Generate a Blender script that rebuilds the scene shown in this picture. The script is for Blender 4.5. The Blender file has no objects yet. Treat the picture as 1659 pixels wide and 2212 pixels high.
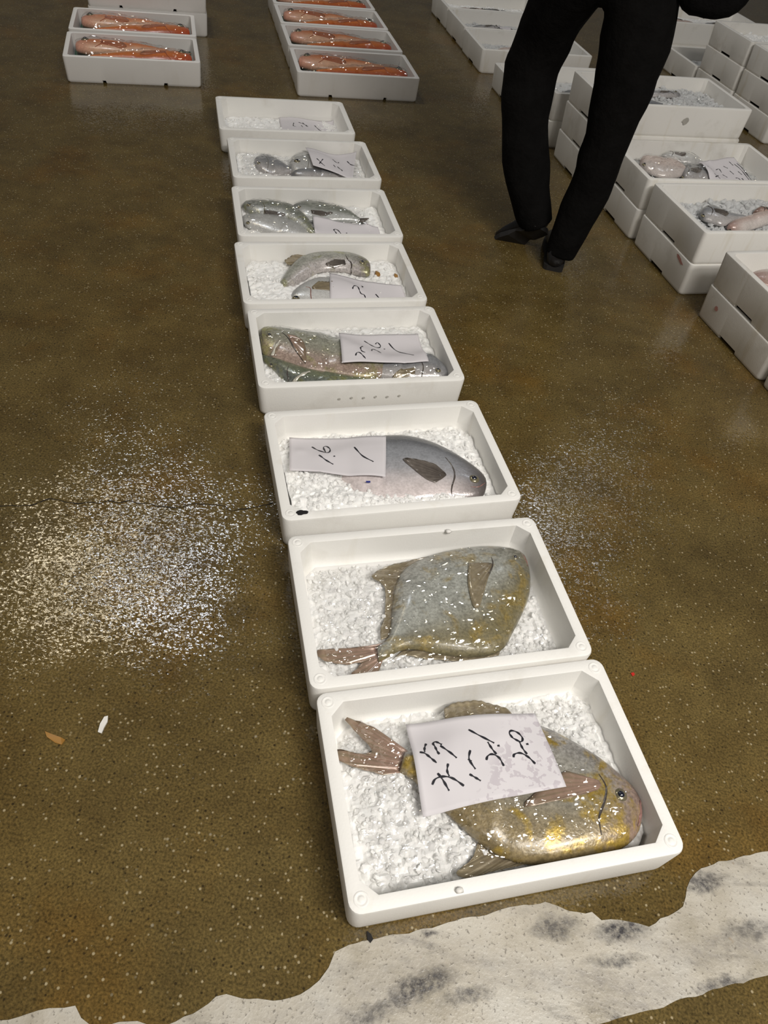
import bpy, bmesh, math, random
from mathutils import Vector, Matrix, noise
from mathutils.bvhtree import BVHTree
random.seed(7)
SC = bpy.context.scene
COL = SC.collection
PI = math.pi
# name: (x, y, yaw, stack level of the box base, family)
BX = {
'M1':(.262,.608,.318,0,'M'),'M2':(.133,.976,.319,0,'M'),'M3':(-.010,1.384,.338,0,'M'),'M4':(-.165,1.831,.322,0,'M'),
'M5':(-.302,2.217,.327,0,'M'),'M6':(-.417,2.617,.314,0,'M'),'M7':(-.547,3.052,.319,0,'M'),'M8':(-.713,3.479,.313,0,'M'),
'A':(-1.569,3.994,.335,0,'K'),'B':(-1.698,4.383,.316,0,'K'),'C':(-1.757,4.785,.319,0,'K'),'C2':(-1.757,4.785,.319,1,'K'),
'D':(-.520,4.284,.307,0,'K'),'E':(-.647,4.676,.319,0,'K'),'F':(-.769,5.052,.320,0,'K'),'G':(-.892,5.428,.320,0,'K'),
'Q1':(1.204,2.909,.340,0,'S'),'Q':(1.204,2.909,.340,1,'S'),'R1':(1.063,3.300,.318,0,'S'),'R':(1.063,3.300,.318,1,'S'),
'S1':(.906,3.700,.315,0,'S'),'S2':(.906,3.700,.315,1,'S'),'S':(.906,3.700,.315,2,'S'),
'T31':(.739,4.148,.319,0,'S'),'T3':(.739,4.148,.319,1,'S'),'T2':(.592,4.556,.319,0,'S'),
'U1':(.400,5.136,.312,0,'S'),'U2':(.279,5.530,.318,0,'S'),'U3':(.154,5.922,.318,0,'S'),'U4':(.028,6.314,.318,0,'S'),
'P1':(1.381,2.424,.353,0,'S'),'P':(1.381,2.424,.353,1,'S'),'O1':(1.525,2.040,.350,0,'S'),'O':(1.525,2.040,.350,1,'S'),
'V11':(1.810,5.099,.330,0,'S'),'V12':(1.810,5.099,.330,1,'S'),'V1':(1.810,5.099,.330,2,'S'),
'V01':(1.945,4.708,.330,0,'S'),'V02':(1.945,4.708,.330,1,'S'),'V0':(1.945,4.708,.330,2,'S'),
'W':(1.678,5.490,.325,0,'S'),'X1':(1.545,5.882,.320,0,'S'),'X':(1.545,5.882,.320,1,'S'),
}
DIM = {'M':(.580,.3826,.0971),'K':(.624,.3735,.1122),'S':(.680,.400,.1220)}


# ------------------------------------------------------------------ helpers
def lerp(a, b, t): return a + (b - a) * t
def clamp(x, a=0., b=1.): return max(a, min(b, x))
def smooth(t): t = clamp(t); return t * t * (3 - 2 * t)

def resample(pts, n):
    """n points equally spaced along a smoothed polyline"""
    P = [Vector(p) for p in pts]
    if len(P) > 2:
        q = []
        for i in range(len(P) - 1):
            p0, p1, p2, p3 = P[max(i - 1, 0)], P[i], P[i + 1], P[min(i + 2, len(P) - 1)]
            for k in range(8):
                t = k / 8
                q.append(0.5 * ((2 * p1) + (p2 - p0) * t + (2 * p0 - 5 * p1 + 4 * p2 - p3) * t * t + (3 * p1 - p0 - 3 * p2 + p3) * t ** 3))
        q.append(P[-1]); P = q
    d = [0]
    for a, b in zip(P, P[1:]): d.append(d[-1] + (b - a).length)
    out = []; j = 0
    for i in range(n):
        s = d[-1] * i / (n - 1)
        while j < len(P) - 2 and d[j + 1] < s: j += 1
        seg = d[j + 1] - d[j]
        out.append(P[j].lerp(P[j + 1], (s - d[j]) / seg if seg > 1e-9 else 0))
    return out

def link(name, verts, faces, mat, parent=None, smooth_=True, cols=None, mw=None, uvs=None):
    me = bpy.data.meshes.new(name)
    me.from_pydata([tuple(v) for v in verts], [], faces)
    me.update()
    if smooth_: me.polygons.foreach_set('use_smooth', [True] * len(me.polygons))
    if cols:
        at = me.color_attributes.new('Col', 'FLOAT_COLOR', 'POINT')
        at.data.foreach_set('color', [c for v in cols for c in (v[0], v[1], v[2], 1.0)])
    o = bpy.data.objects.new(name, me)
    me.materials.append(mat)
    COL.objects.link(o)
    if parent: o.parent = parent
    if mw is not None: o.matrix_world = mw
    return o

def fix_normals(o):
    bm = bmesh.new(); bm.from_mesh(o.data)
    bmesh.ops.recalc_face_normals(bm, faces=bm.faces[:]); bm.to_mesh(o.data); bm.free()

def sharp(o, deg=35):
    bm = bmesh.new(); bm.from_mesh(o.data)
    for e in bm.edges:
        if len(e.link_faces) == 2 and e.calc_face_angle(0) > math.radians(deg): e.smooth = False
    bm.to_mesh(o.data); bm.free()

def tag(o, label=None, cat=None, group=None, kind=None):
    if label: o['label'] = label
    if cat: o['category'] = cat
    if group: o['group'] = group
    if kind: o['kind'] = kind
    return o

def empty(name, mw):
    o = bpy.data.objects.new(name, None); COL.objects.link(o)
    o.empty_display_size = .05; o.matrix_world = mw
    return o

def frame(b):
    x, y, a, l, k = BX[b]
    return Matrix.Translation((x, y, l * DIM[k][2])) @ Matrix.Rotation(a, 4, 'Z')

# ------------------------------------------------------------------ materials
class NT:
    def __init__(s, name):
        s.m = bpy.data.materials.new(name); s.m.use_nodes = True
        s.t = s.m.node_tree; s.n = s.t.nodes; s.l = s.t.links; s.n.clear()
        s.out = s.n.new('ShaderNodeOutputMaterial')
    def add(s, typ, ins=None, **kw):
        nd = s.n.new('ShaderNode' + typ)
        for k, v in kw.items(): setattr(nd, k, v)
        for k, v in (ins or {}).items():
            sock = nd.inputs[k]
            if isinstance(v, bpy.types.NodeSocket): s.l.new(v, sock)
            else: sock.default_value = v
        return nd
    def pos(s, scale=(1, 1, 1), rot=(0, 0, 0), coord='Object'):
        tc = s.add('TexCoord')
        mp = s.add('Mapping', {'Vector': tc.outputs[coord], 'Scale': scale, 'Rotation': rot})
        return mp.outputs[0]
    def noise(s, vec, scale, detail=3, rough=.55, dist=0):
        return s.add('TexNoise', {'Vector': vec, 'Scale': scale, 'Detail': detail, 'Roughness': rough, 'Distortion': dist}).outputs[0]
    def ramp(s, fac, stops):
        r = s.add('ValToRGB', {'Fac': fac}); e = r.color_ramp.elements
        while len(e) > 1: e.remove(e[0])
        e[0].position = stops[0][0]; e[0].color = (*stops[0][1], 1)
        for p, c in stops[1:]:
            x = e.new(p); x.color = (*c, 1)
        return r.outputs[0]
    def rng(s, v, a, b, c, d):
        return s.add('MapRange', {'Value': v, 'From Min': a, 'From Max': b, 'To Min': c, 'To Max': d}).outputs[0]
    def mix(s, fac, a, b, mode='MIX'):
        nd = s.add('Mix', data_type='RGBA', blend_type=mode)
        for i, v in ((0, fac), (6, a), (7, b)):
            if isinstance(v, bpy.types.NodeSocket): s.l.new(v, nd.inputs[i])
            else: nd.inputs[i].default_value = (*v, 1) if isinstance(v, tuple) and len(v) == 3 else v
        return nd.outputs[2]
    def math(s, op, a, b=0.):
        nd = s.add('Math', operation=op)
        for i, v in ((0, a), (1, b)):
            if isinstance(v, bpy.types.NodeSocket): s.l.new(v, nd.inputs[i])
            else: nd.inputs[i].default_value = v
        return nd.outputs[0]
    def bump(s, h, strength, dist=.002, normal=None):
        i = {'Height': h, 'Strength': strength, 'Distance': dist}
        if normal: i['Normal'] = normal
        return s.add('Bump', i).outputs[0]
    def bsdf(s, **kw):
        ins = {k.replace('_', ' '): v for k, v in kw.items()}
        b = s.add('BsdfPrincipled')
        for k, v in ins.items():
            sock = b.inputs[k]
            if isinstance(v, bpy.types.NodeSocket): s.l.new(v, sock)
            else: sock.default_value = (*v, 1) if isinstance(v, tuple) and len(v) == 3 and sock.type == 'RGBA' else v
        s.l.new(b.outputs[0], s.out.inputs[0]); return b

def m_floor():
    s = NT('wet_floor'); p = s.pos()
    big = s.noise(p, 1.3, 4, .6)
    mid = s.noise(p, 9, 5, .65)
    c = s.ramp(mid, [(.30, (.072, .050, .018)), (.50, (.128, .093, .033)), (.72, (.18, .134, .048))])
    c2 = s.ramp(big, [(.35, (.108, .084, .036)), (.65, (.146, .100, .032))])
    c = s.mix(.5, c, c2); c = s.mix(s.rng(s.noise(p, 2.9, 4, .6), .52, .68, 0, .55), c, s.mix(1., c, (1.25, .95, .55), 'MULTIPLY')); c = s.mix(s.rng(s.noise(p, 3.6, 5, .65), .38, .66, 0, .55), c, s.mix(1., c, (.55, .52, .48), 'MULTIPLY'))
    fine = s.noise(p, 230, 3, .6)
    c = s.mix(s.rng(fine, .30, .72, 0, 1), s.mix(1., c, (.42, .42, .42), 'MULTIPLY'), s.mix(1., c, (1.5, 1.42, 1.3), 'MULTIPLY'))
    # pale and dark stone chips of the ground concrete
    vo = s.add('TexVoronoi', {'Vector': p, 'Scale': 150., 'Randomness': 1.})
    sep = s.add('SeparateColor', {'Color': vo.outputs['Color']})
    near = s.rng(vo.outputs['Distance'], .22, .42, 1, 0)
    lightm = s.math('MULTIPLY', s.rng(sep.outputs[0], .90, .94, 0, 1), near)
    darkm = s.math('MULTIPLY', s.rng(sep.outputs[1], .88, .93, 0, .75), near)
    c = s.mix(darkm, c, (.014, .010, .006)); c = s.mix(lightm, c, (.34, .28, .17))
    vo2 = s.add('TexVoronoi', {'Vector': p, 'Scale': 58., 'Randomness': 1.})
    sp2 = s.add('SeparateColor', {'Color': vo2.outputs['Color']})
    rare = s.math('MULTIPLY', s.rng(sp2.outputs[0], .965, .98, 0, .6), s.rng(vo2.outputs['Distance'], .06, .20, 1, 0))
    c = s.mix(rare, c, (.40, .36, .27))
    h1 = s.noise(p, 175, 2, .5); h2 = s.noise(p, 30, 2, .5)
    wet = s.rng(s.noise(p, 2.2, 3, .55), .38, .62, .25, 1)
    n1 = s.bump(h2, .12, .003); n2 = s.bump(h1, s.math('MULTIPLY', wet, .8), .0007, n1)
    # tiny wet facets of the rough ground surface
    fv = s.add('TexVoronoi', {'Vector': s.pos((1, 1.5, 1), (0, 0, .5)), 'Scale': 190.}).outputs['Color']
    fd = s.add('VectorMath', {0: fv, 1: (.5, .5, .5)}, operation='SUBTRACT').outputs[0]
    fd = s.add('VectorMath', {0: fd, 1: (.17, .17, 0)}, operation='MULTIPLY').outputs[0]
    fd = s.add('VectorMath', {0: fd, 'Scale': s.rng(wet, .25, 1, .35, 1)}, operation='SCALE').outputs[0]
    n3 = s.add('VectorMath', {0: s.add('VectorMath', {0: n2, 1: fd}, operation='ADD').outputs[0]}, operation='NORMALIZE').outputs[0]
    s.bsdf(Base_Color=c, Roughness=s.rng(fine, .3, .7, .06, .13), Normal=n3, Specular_IOR_Level=.5)
    return s.m

SMEARS = [(q, a, l, w, d) for q, (a, l, w, d) in zip([(0.1715,0.2776),(0.2481,0.2788),(0.5073,0.4114),(0.6629,0.5084),(0.3884,0.3977),(0.4904,0.3607),(0.1003,0.2344),(0.7306,0.44),(0.665,0.3519),(0.1837,0.3599)],
  [(.42,.075,.020,.95),(.35,.050,.015,.8),(.25,.060,.019,1.),(.3,.040,.020,.9),(.2,.055,.022,.8),(.15,.06,.012,.8),(.45,.06,.018,.7),(.3,.06,.020,.7),(.4,.06,.013,.8),(.3,.014,.008,1.)])]
def m_paint():
    s = NT('worn_white_paint'); p = s.pos()
    ang = -math.radians(18)
    ps = s.pos((3.2, 15, 1), (0, 0, ang))
    st = s.noise(ps, 2.0, 5, .7, .6)
    zone = s.noise(s.pos((1, 2.2, 1), (0, 0, ang)), 3.6, 3, .55)
    sp = s.noise(p, 190, 2, .6); sp2 = s.noise(p, 62, 4, .7)
    bl = s.noise(p, 6, 5, .65)
    c = s.ramp(bl, [(.28, (.30, .265, .20)), (.48, (.45, .415, .35)), (.70, (.52, .50, .45))])
    m = s.math('MULTIPLY', s.rng(st, .50, .64, 0, .9), s.rng(zone, .50, .62, 0, 1))
    m = s.math('MULTIPLY', m, s.rng(sp2, .36, .60, 1, .35))
    c = s.mix(m, c, (.050, .045, .045))
    grey = s.math('MULTIPLY', s.rng(s.noise(ps, 1.1, 4, .6), .48, .66, 0, .55), s.rng(sp2, .35, .6, 1, .4))
    c = s.mix(grey, c, (.20, .185, .175))
    c = s.mix(s.rng(sp, .60, .70, 0, .65), c, (.10, .085, .07))
    nz = s.add('VectorMath', {0: s.add('TexNoise', {'Vector': p, 'Scale': 22., 'Detail': 4., 'Roughness': .7}).outputs[1], 1: (.05, .05, 0)}, operation='MULTIPLY').outputs[0]
    pw = s.add('VectorMath', {0: p, 1: nz}, operation='ADD').outputs[0]
    brk = s.rng(s.noise(p, 75, 3, .7), .34, .58, .35, 1)
    for (cx, cy), ang_, ln, wd, dk in SMEARS:
        mp = s.add('Mapping', {'Vector': pw, 'Location': (cx + .025, cy + .025, 0), 'Rotation': (0, 0, ang_), 'Scale': (ln, wd, 1)}, vector_type='TEXTURE').outputs[0]
        d = s.add('VectorMath', {0: mp}, operation='LENGTH').outputs[1]
        c = s.mix(s.math('MULTIPLY', s.rng(d, .35, 1.05, dk, 0), brk), c, (.045, .042, .045))
    rust = s.math('MULTIPLY', s.rng(s.noise(p, 15, 4, .7), .64, .72, 0, .7), s.rng(s.noise(p, 3, 2, .5), .5, .62, 0, 1))
    c = s.mix(rust, c, (.25, .13, .03))
    s.bsdf(Base_Color=c, Roughness=.40, Normal=s.bump(sp, .45, .0018, s.bump(sp2, .3, .003)))
    return s.m

def m_foam(name, col=(.80, .785, .75), dirt=.25):
    s = NT(name); p = s.pos()
    inf = s.add('ObjectInfo')
    off = s.add('VectorMath', {0: p, 1: inf.outputs['Location']}, operation='ADD').outputs[0]
    vo = s.add('TexVoronoi', {'Vector': p, 'Scale': 230.})
    st = s.rng(s.noise(off, 6, 5, .65), .58, .78, 0, dirt)
    ys = s.rng(s.noise(s.add('Mapping', {'Vector': off, 'Scale': (14, 14, 2.5)}).outputs[0], 1., 3, .6), .60, .80, 0, dirt * 1.1)
    c = s.mix(st, col, (.38, .34, .27)); c = s.mix(ys, c, (.50, .41, .22))
    s.bsdf(Base_Color=c, Roughness=.55, Normal=s.bump(vo.outputs['Distance'], .12, .0012), Specular_IOR_Level=.35)
    return s.m

def m_ice(name='crushed_ice', col=(.97, .965, .94), trans=.06):
    s = NT(name); p = s.pos()
    n = s.noise(p, 95, 3, .6)
    c = s.mix(s.rng(s.noise(p, 24, 3, .6), .35, .7, 0, 1), col, tuple(x * .95 for x in col))
    s.bsdf(Base_Color=c, Roughness=.22, IOR=1.31, Transmission_Weight=trans, Subsurface_Weight=.35, Subsurface_Radius=(.012, .013, .013), Subsurface_Scale=1., Normal=s.bump(n, .4, .0015))
    return s.m

def m_fish(name, gold=0., metal=.35, rough=.24, mottle=.35, goldcol=(.55, .38, .07), fleck=.75):
    s = NT(name); p = s.pos()
    at = s.add('Attribute', attribute_name='Col')
    mo = s.noise(p, 34, 5, .65)
    c = s.mix(s.rng(mo, .35, .66, 0, mottle), at.outputs['Color'], s.mix(1., at.outputs['Color'], (.38, .38, .36), 'MULTIPLY'))
    sc = s.add('TexVoronoi', {'Vector': p, 'Scale': 210.})
    met = metal
    if gold:
        g = s.math('MULTIPLY', s.rng(s.noise(s.pos((1, 1, 1)), 11, 4, .6, 1.2), .50, .60, 0, 1), s.rng(mo, .40, .58, 0, 1))
        g = s.math('MULTIPLY', g, gold)
        c = s.mix(g, c, goldcol); met = s.rng(g, 0, 1, metal, .5)
    fl = s.noise(s.pos((1, 1, 1)), 170, 3, .65)
    c = s.mix(s.rng(fl, .38, .66, 0, fleck), c, s.mix(1., c, (.45, .44, .42), 'MULTIPLY'))
    n = s.bump(sc.outputs['Distance'], .25, .0009, s.bump(s.noise(p, 75, 3, .6), .45, .002))
    s.bsdf(Base_Color=c, Metallic=met, Roughness=rough, Normal=n, Coat_Weight=.25, Coat_Roughness=.12)
    return s.m

def m_plain(name, col, rough=.5, metal=0., **kw):
    s = NT(name); p = s.pos()
    v = s.noise(p, 40, 3, .6)
    c = s.mix(s.rng(v, .3, .7, 0, .35), col, tuple(x * .72 for x in col))
    s.bsdf(Base_Color=c, Roughness=rough, Metallic=metal, **kw)
    return s.m

def m_fin(name, a, b):
    s = NT(name); at = s.add('Attribute', attribute_name='Col')
    p = s.pos(); n = s.noise(p, 70, 3, .6)
    c = s.mix(at.outputs['Color'], a, b)
    c = s.mix(s.rng(n, .35, .7, 0, .4), c, tuple(x * .5 for x in a))
    s.bsdf(Base_Color=c, Roughness=.25, Metallic=.15, Coat_Weight=.5, Coat_Roughness=.1)
    return s.m

def m_film(name='clear_film', k=1., sc=(46., 120.), kr=.05):
    """thin crumpled clear sheet: small flat facets that tilt every way"""
    s = NT(name); p = s.pos((1, 2.1, 1), (0, 0, .6))
    warp = s.add('VectorMath', {0: s.add('TexNoise', {'Vector': p, 'Scale': 16., 'Detail': 2.}).outputs[1], 1: (.05, .05, .05)}, operation='MULTIPLY').outputs[0]
    pv = s.add('VectorMath', {0: p, 1: warp}, operation='ADD').outputs[0]
    nrm = s.add('NewGeometry').outputs['Normal']
    for f, w in zip(sc, (.85 * k, .55 * k)):
        c = s.add('TexVoronoi', {'Vector': pv, 'Scale': f}).outputs['Color']
        d = s.add('VectorMath', {0: c, 1: (.5, .5, .5)}, operation='SUBTRACT').outputs[0]
        d = s.add('VectorMath', {0: d, 1: (w, w, w)}, operation='MULTIPLY').outputs[0]
        nrm = s.add('VectorMath', {0: nrm, 1: d}, operation='ADD').outputs[0]
    nrm = s.add('VectorMath', {0: nrm}, operation='NORMALIZE').outputs[0]
    g = s.add('BsdfGlossy', {'Color': (1, 1, 1, 1), 'Roughness': kr, 'Normal': nrm})
    t = s.add('BsdfTransparent', {'Color': (.99, .99, .99, 1)})
    lw = s.add('LayerWeight', {'Blend': .5})
    fr = s.math('ADD', s.math('MULTIPLY', s.math('POWER', lw.outputs['Facing'], 4.), .6), .085)
    mx = s.add('MixShader', {0: fr})
    s.l.new(t.outputs[0], mx.inputs[1]); s.l.new(g.outputs[0], mx.inputs[2])
    s.l.new(mx.outputs[0], s.out.inputs[0])
    return s.m

def m_paper(stained):
    s = NT('stained_paper' if stained else 'white_paper'); p = s.pos()
    c = s.mix(s.rng(s.noise(p, 8, 3, .5), .3, .7, 0, .5), (.69, .66, .68), (.62, .59, .61))
    if stained:
        tc = s.add('TexCoord'); sx = s.add('SeparateXYZ', {'Vector': tc.outputs['Generated']})
        zone = s.math('MULTIPLY', s.rng(s.math('SUBTRACT', sx.outputs[0], s.math('MULTIPLY', sx.outputs[1], .5)), .28, .42, 0, 1), s.rng(s.math('SUBTRACT', sx.outputs[0], sx.outputs[1]), -.1, .25, .35, 1))
        blot = s.rng(s.noise(p, 70, 2, .5), .54, .57, 0, 1)
        m = s.math('MULTIPLY', blot, s.math('MULTIPLY', zone, .75))
        c = s.mix(m, c, (.50, .455, .49))
    s.bsdf(Base_Color=c, Roughness=.75, Specular_IOR_Level=.2)
    return s.m

def m_cloth(name, col):
    s = NT(name); p = s.pos()
    w = s.noise(p, 18, 4, .6); f = s.noise(p, 700, 1, .5)
    c = s.mix(s.rng(w, .35, .7, 0, 1), col, tuple(x * 1.5 for x in col))
    s.bsdf(Base_Color=c, Roughness=.9, Normal=s.bump(f, .2, .0006, s.bump(w, .5, .02)), Specular_IOR_Level=.06)
    return s.m

M = {
 'floor': m_floor(), 'paint': m_paint(), 'foamM': m_foam('white_foam', (.84, .825, .79), .22), 'foamK': m_foam('grey_white_foam', (.80, .78, .755), .12),
 'foamS': m_foam('dirty_white_foam', (.79, .77, .73), .38),
 'ice': m_ice(), 'icegrey': m_ice('melting_ice', (.80, .81, .81), .30), 'film': m_film(), 'film2': m_film('crinkled_film', 2.1, (28., 70.), .06),
 'paper': m_paper(False), 'paper_st': m_paper(True), 'ink': m_plain('black_ink', (.012, .012, .018), .5),
 'dark': m_plain('dark_gap', (.006, .005, .005), .8),
 'pomfret': m_fish('brassy_fish_skin', .95, .10, .34, .5), 'pomfret2': m_fish('grey_fish_skin', .45, .05, .42, .5),
 'silver': m_fish('silver_fish_skin', 0, .15, .28, .3, fleck=.35), 'green': m_fish('greenish_fish_skin', .45, .12, .3, .45, (.46, .46, .12)),
 'red': m_fish('orange_fish_skin', 0, .0, .35, .3, fleck=.3), 'wet': m_fish('pale_wet_skin', 0, .1, .25, .3, fleck=.3),
 'fin': m_fin('brown_fin', (.24, .19, .12), (.36, .30, .19)), 'findark': m_fin('dark_fin', (.085, .07, .06), (.21, .18, .155)),
 'finpink': m_fin('pink_brown_fin', (.42, .27, .21), (.27, .21, .13)), 'finred': m_fin('orange_fin', (.50, .12, .04), (.60, .25, .13)),
 'eye': m_plain('fish_eye', (.008, .010, .02), .08, 0, Coat_Weight=1.), 'iris': m_plain('fish_iris', (.25, .22, .14), .2, .5),
 'lip': m_plain('fish_lip', (.26, .14, .12), .3), 'blue': m_plain('blue_tag', (.01, .02, .22), .4),
 'green_sheet': m_plain('green_sheet', (.012, .085, .05), .45), 'crack': m_plain('crack', (.010, .007, .004), .9),
 'chip': m_plain('foam_chip', (.78, .76, .72), .6), 'leaf': m_plain('brown_leaf', (.34, .17, .035), .4),
 'red_mark': m_plain('red_smear', (.60, .30, .27), .6), 'redbit': m_plain('red_bit', (.5, .02, .01), .5),
 'dot': m_plain('grey_dot', (.52, .50, .46), .8), 'grime': m_plain('grime', (.42, .40, .36), .8), 'black': m_cloth('black_cloth', (.0042, .0039, .0038)), 'jacket': m_cloth('black_jacket', (.0042, .004, .0042)),
 'shoe': m_plain('black_leather', (.010, .010, .012), .35), 'sole': m_plain('black_rubber', (.012, .011, .011), .6),
 'skin': m_plain('skin', (.50, .31, .22), .5), 'hair': m_plain('black_hair', (.012, .010, .009), .45),
 'strap': m_plain('shiny_tape', (.75, .72, .62), .15, .3),
}

# ------------------------------------------------------------------ the setting
def make_floor():
    v = [(-16, -10, 0), (16, -10, 0), (16, 24, 0), (-16, 24, 0)]
    o = link('floor', v, [(0, 1, 2, 3)], M['floor']); tag(o, kind='structure')
make_floor()

def ground_patch(name, outline, mat, z=.0012, jag=.004, step=.012):
    pts = []
    for i in range(len(outline)):
        a, b = Vector(outline[i]), Vector(outline[(i + 1) % len(outline)])
        n = max(1, int((b - a).length / step))
        for k in range(n): pts.append(a.lerp(b, k / n))
    q = []
    for p in pts:
        j = noise.noise_vector(Vector((p.x * 35, p.y * 35, 3))) * jag + noise.noise_vector(Vector((p.x * 140, p.y * 140, 9))) * jag * .5
        q.append((p.x + j.x, p.y + j.y))
    bm = bmesh.new()
    vs = [bm.verts.new((x, y, z)) for x, y in q]
    f = bm.faces.new(vs); bm.normal_update()
    if f.normal.z < 0: f.normal_flip()
    r = bmesh.ops.extrude_face_region(bm, geom=[f])
    for e in r['geom']:
        if isinstance(e, bmesh.types.BMVert): e.co.z = z
    for v in vs: v.co.z = .0001
    bmesh.ops.triangulate(bm, faces=bm.faces[:])
    bmesh.ops.recalc_face_normals(bm, faces=bm.faces[:])
    me = bpy.data.meshes.new(name); bm.to_mesh(me); bm.free(); me.materials.append(mat)
    o = bpy.data.objects.new(name, me); COL.objects.link(o); return o

line = ground_patch('trim_1', [(-0.5138,0.1185),(-0.4307,0.1527),(-0.3967,0.1675),(-0.3672,0.1784),(-0.3346,0.1863),(-0.3204,0.1732),(-0.2991,0.1624),(-0.2632,0.1762),(-0.2366,0.1787),(-0.2154,0.1769),(-0.1834,0.1846),(-0.1601,0.1993),(-0.1324,0.2256),(-0.1196,0.231),(-0.0972,0.2268),(-0.0702,0.2323),(-0.0481,0.2293),(-0.0084,0.2437),(0.0164,0.2656),(0.0275,0.2861),(0.0326,0.3088),(0.0515,0.3221),(0.0874,0.3339),(0.1609,0.358),(0.2363,0.3856),(0.314,0.4147),(0.3779,0.4329),(0.3961,0.4304),(0.4173,0.4241),(0.4557,0.4282),(0.4725,0.4199),(0.5044,0.4216),(0.5519,0.4214),(0.5865,0.4408),(0.6179,0.4615),(0.6286,0.4917),(0.6485,0.5211),(0.6606,0.5324),(0.7227,0.5564),(0.7963,0.5824),(0.9838,0.6525),(1.2488,0.7491),(1.207,0.5542),(0.96,0.4549),(0.7461,0.375),(0.6969,0.3582),(0.615,0.3275),(0.5359,0.2979),(0.4594,0.2692),(0.2446,0.1899),(-0.0725,0.0762),(-0.4368,-0.0241)], M['paint'])
tag(line, kind='structure')

def crack(px, w=.0048):
    P = resample(px, 90); v = []; f = []
    for i, p in enumerate(P):
        t = (P[min(i + 1, 89)] - P[max(i - 1, 0)]).normalized(); n = Vector((-t.y, t.x))
        j = noise.noise(Vector((i * .35, 2, 1))) * .006; ww = w * (.35 + abs(noise.noise(Vector((i * .22, 8, 4)))) * 1.5)
        c = p + n * j
        for s in (-1, 1): v.append((c.x + n.x * ww * s * .5, c.y + n.y * ww * s * .5, .0006))
    for i in range(89): f.append((2 * i, 2 * i + 1, 2 * i + 3, 2 * i + 2))
    o = link('trim_2', v, f, M['crack'], smooth_=False); tag(o, kind='structure')
crack([(-0.9364,1.0818),(-0.8805,1.1002),(-0.8138,1.1212),(-0.781,1.147),(-0.7251,1.1456),(-0.6037,1.1775),(-0.4926,1.1805),(-0.4646,1.1993),(-0.3892,1.2129),(-0.3582,1.2026),(-0.2719,1.2471)])

# ------------------------------------------------------------------ foam boxes
def loops(L, W, r, t, ch, notch_l, notch_s, n=5):
    """matching point lists (outer rounded, inner chamfered) + notch flags, CCW from +x side"""
    out = []
    hl, hw = L / 2, W / 2
    def side(axis, sgn, half, notches):
        ks = []
        for c, w in notches:
            for q, fl in ((c - w / 2 - .003, 0), (c - w / 2, 1), (c + w / 2, 1), (c + w / 2 + .003, 0)): ks.append((q, fl))
        ks.sort(); return ks
    def corner(cx, cy, a0):
        for i in range(n + 1):
            a = a0 + (PI / 2) * i / n; tt = i / n
            ox, oy = cx * (hl - r) + r * math.cos(a), cy * (hw - r) + r * math.sin(a)
            p0 = (cx * (hl - t), cy * (hw - t - ch)); p1 = (cx * (hl - t - ch), cy * (hw - t))
            if cx * cy < 0: p0, p1 = p1, p0
            out.append(((ox, oy), (lerp(p0[0], p1[0], tt), lerp(p0[1], p1[1], tt)), 0))
    corner(1, -1, -PI / 2)
    for q, fl in side(1, 1, hw, notch_s): out.append(((hl, q), (hl - t, clamp(q, -hw + t + ch, hw - t - ch)), fl))
    corner(1, 1, 0)
    for q, fl in reversed(side(0, 1, hl, notch_l)): out.append(((q, hw), (clamp(q, -hl + t + ch, hl - t - ch), hw - t), fl))
    corner(-1, 1, PI / 2)
    for q, fl in reversed(side(1, -1, hw, notch_s)): out.append(((-hl, q), (-hl + t, clamp(q, -hw + t + ch, hw - t - ch)), fl))
    corner(-1, -1, PI)
    for q, fl in side(0, -1, hl, notch_l): out.append(((q, -hw), (clamp(q, -hl + t + ch, hl - t - ch), -hw + t), fl))
    return out

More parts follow.
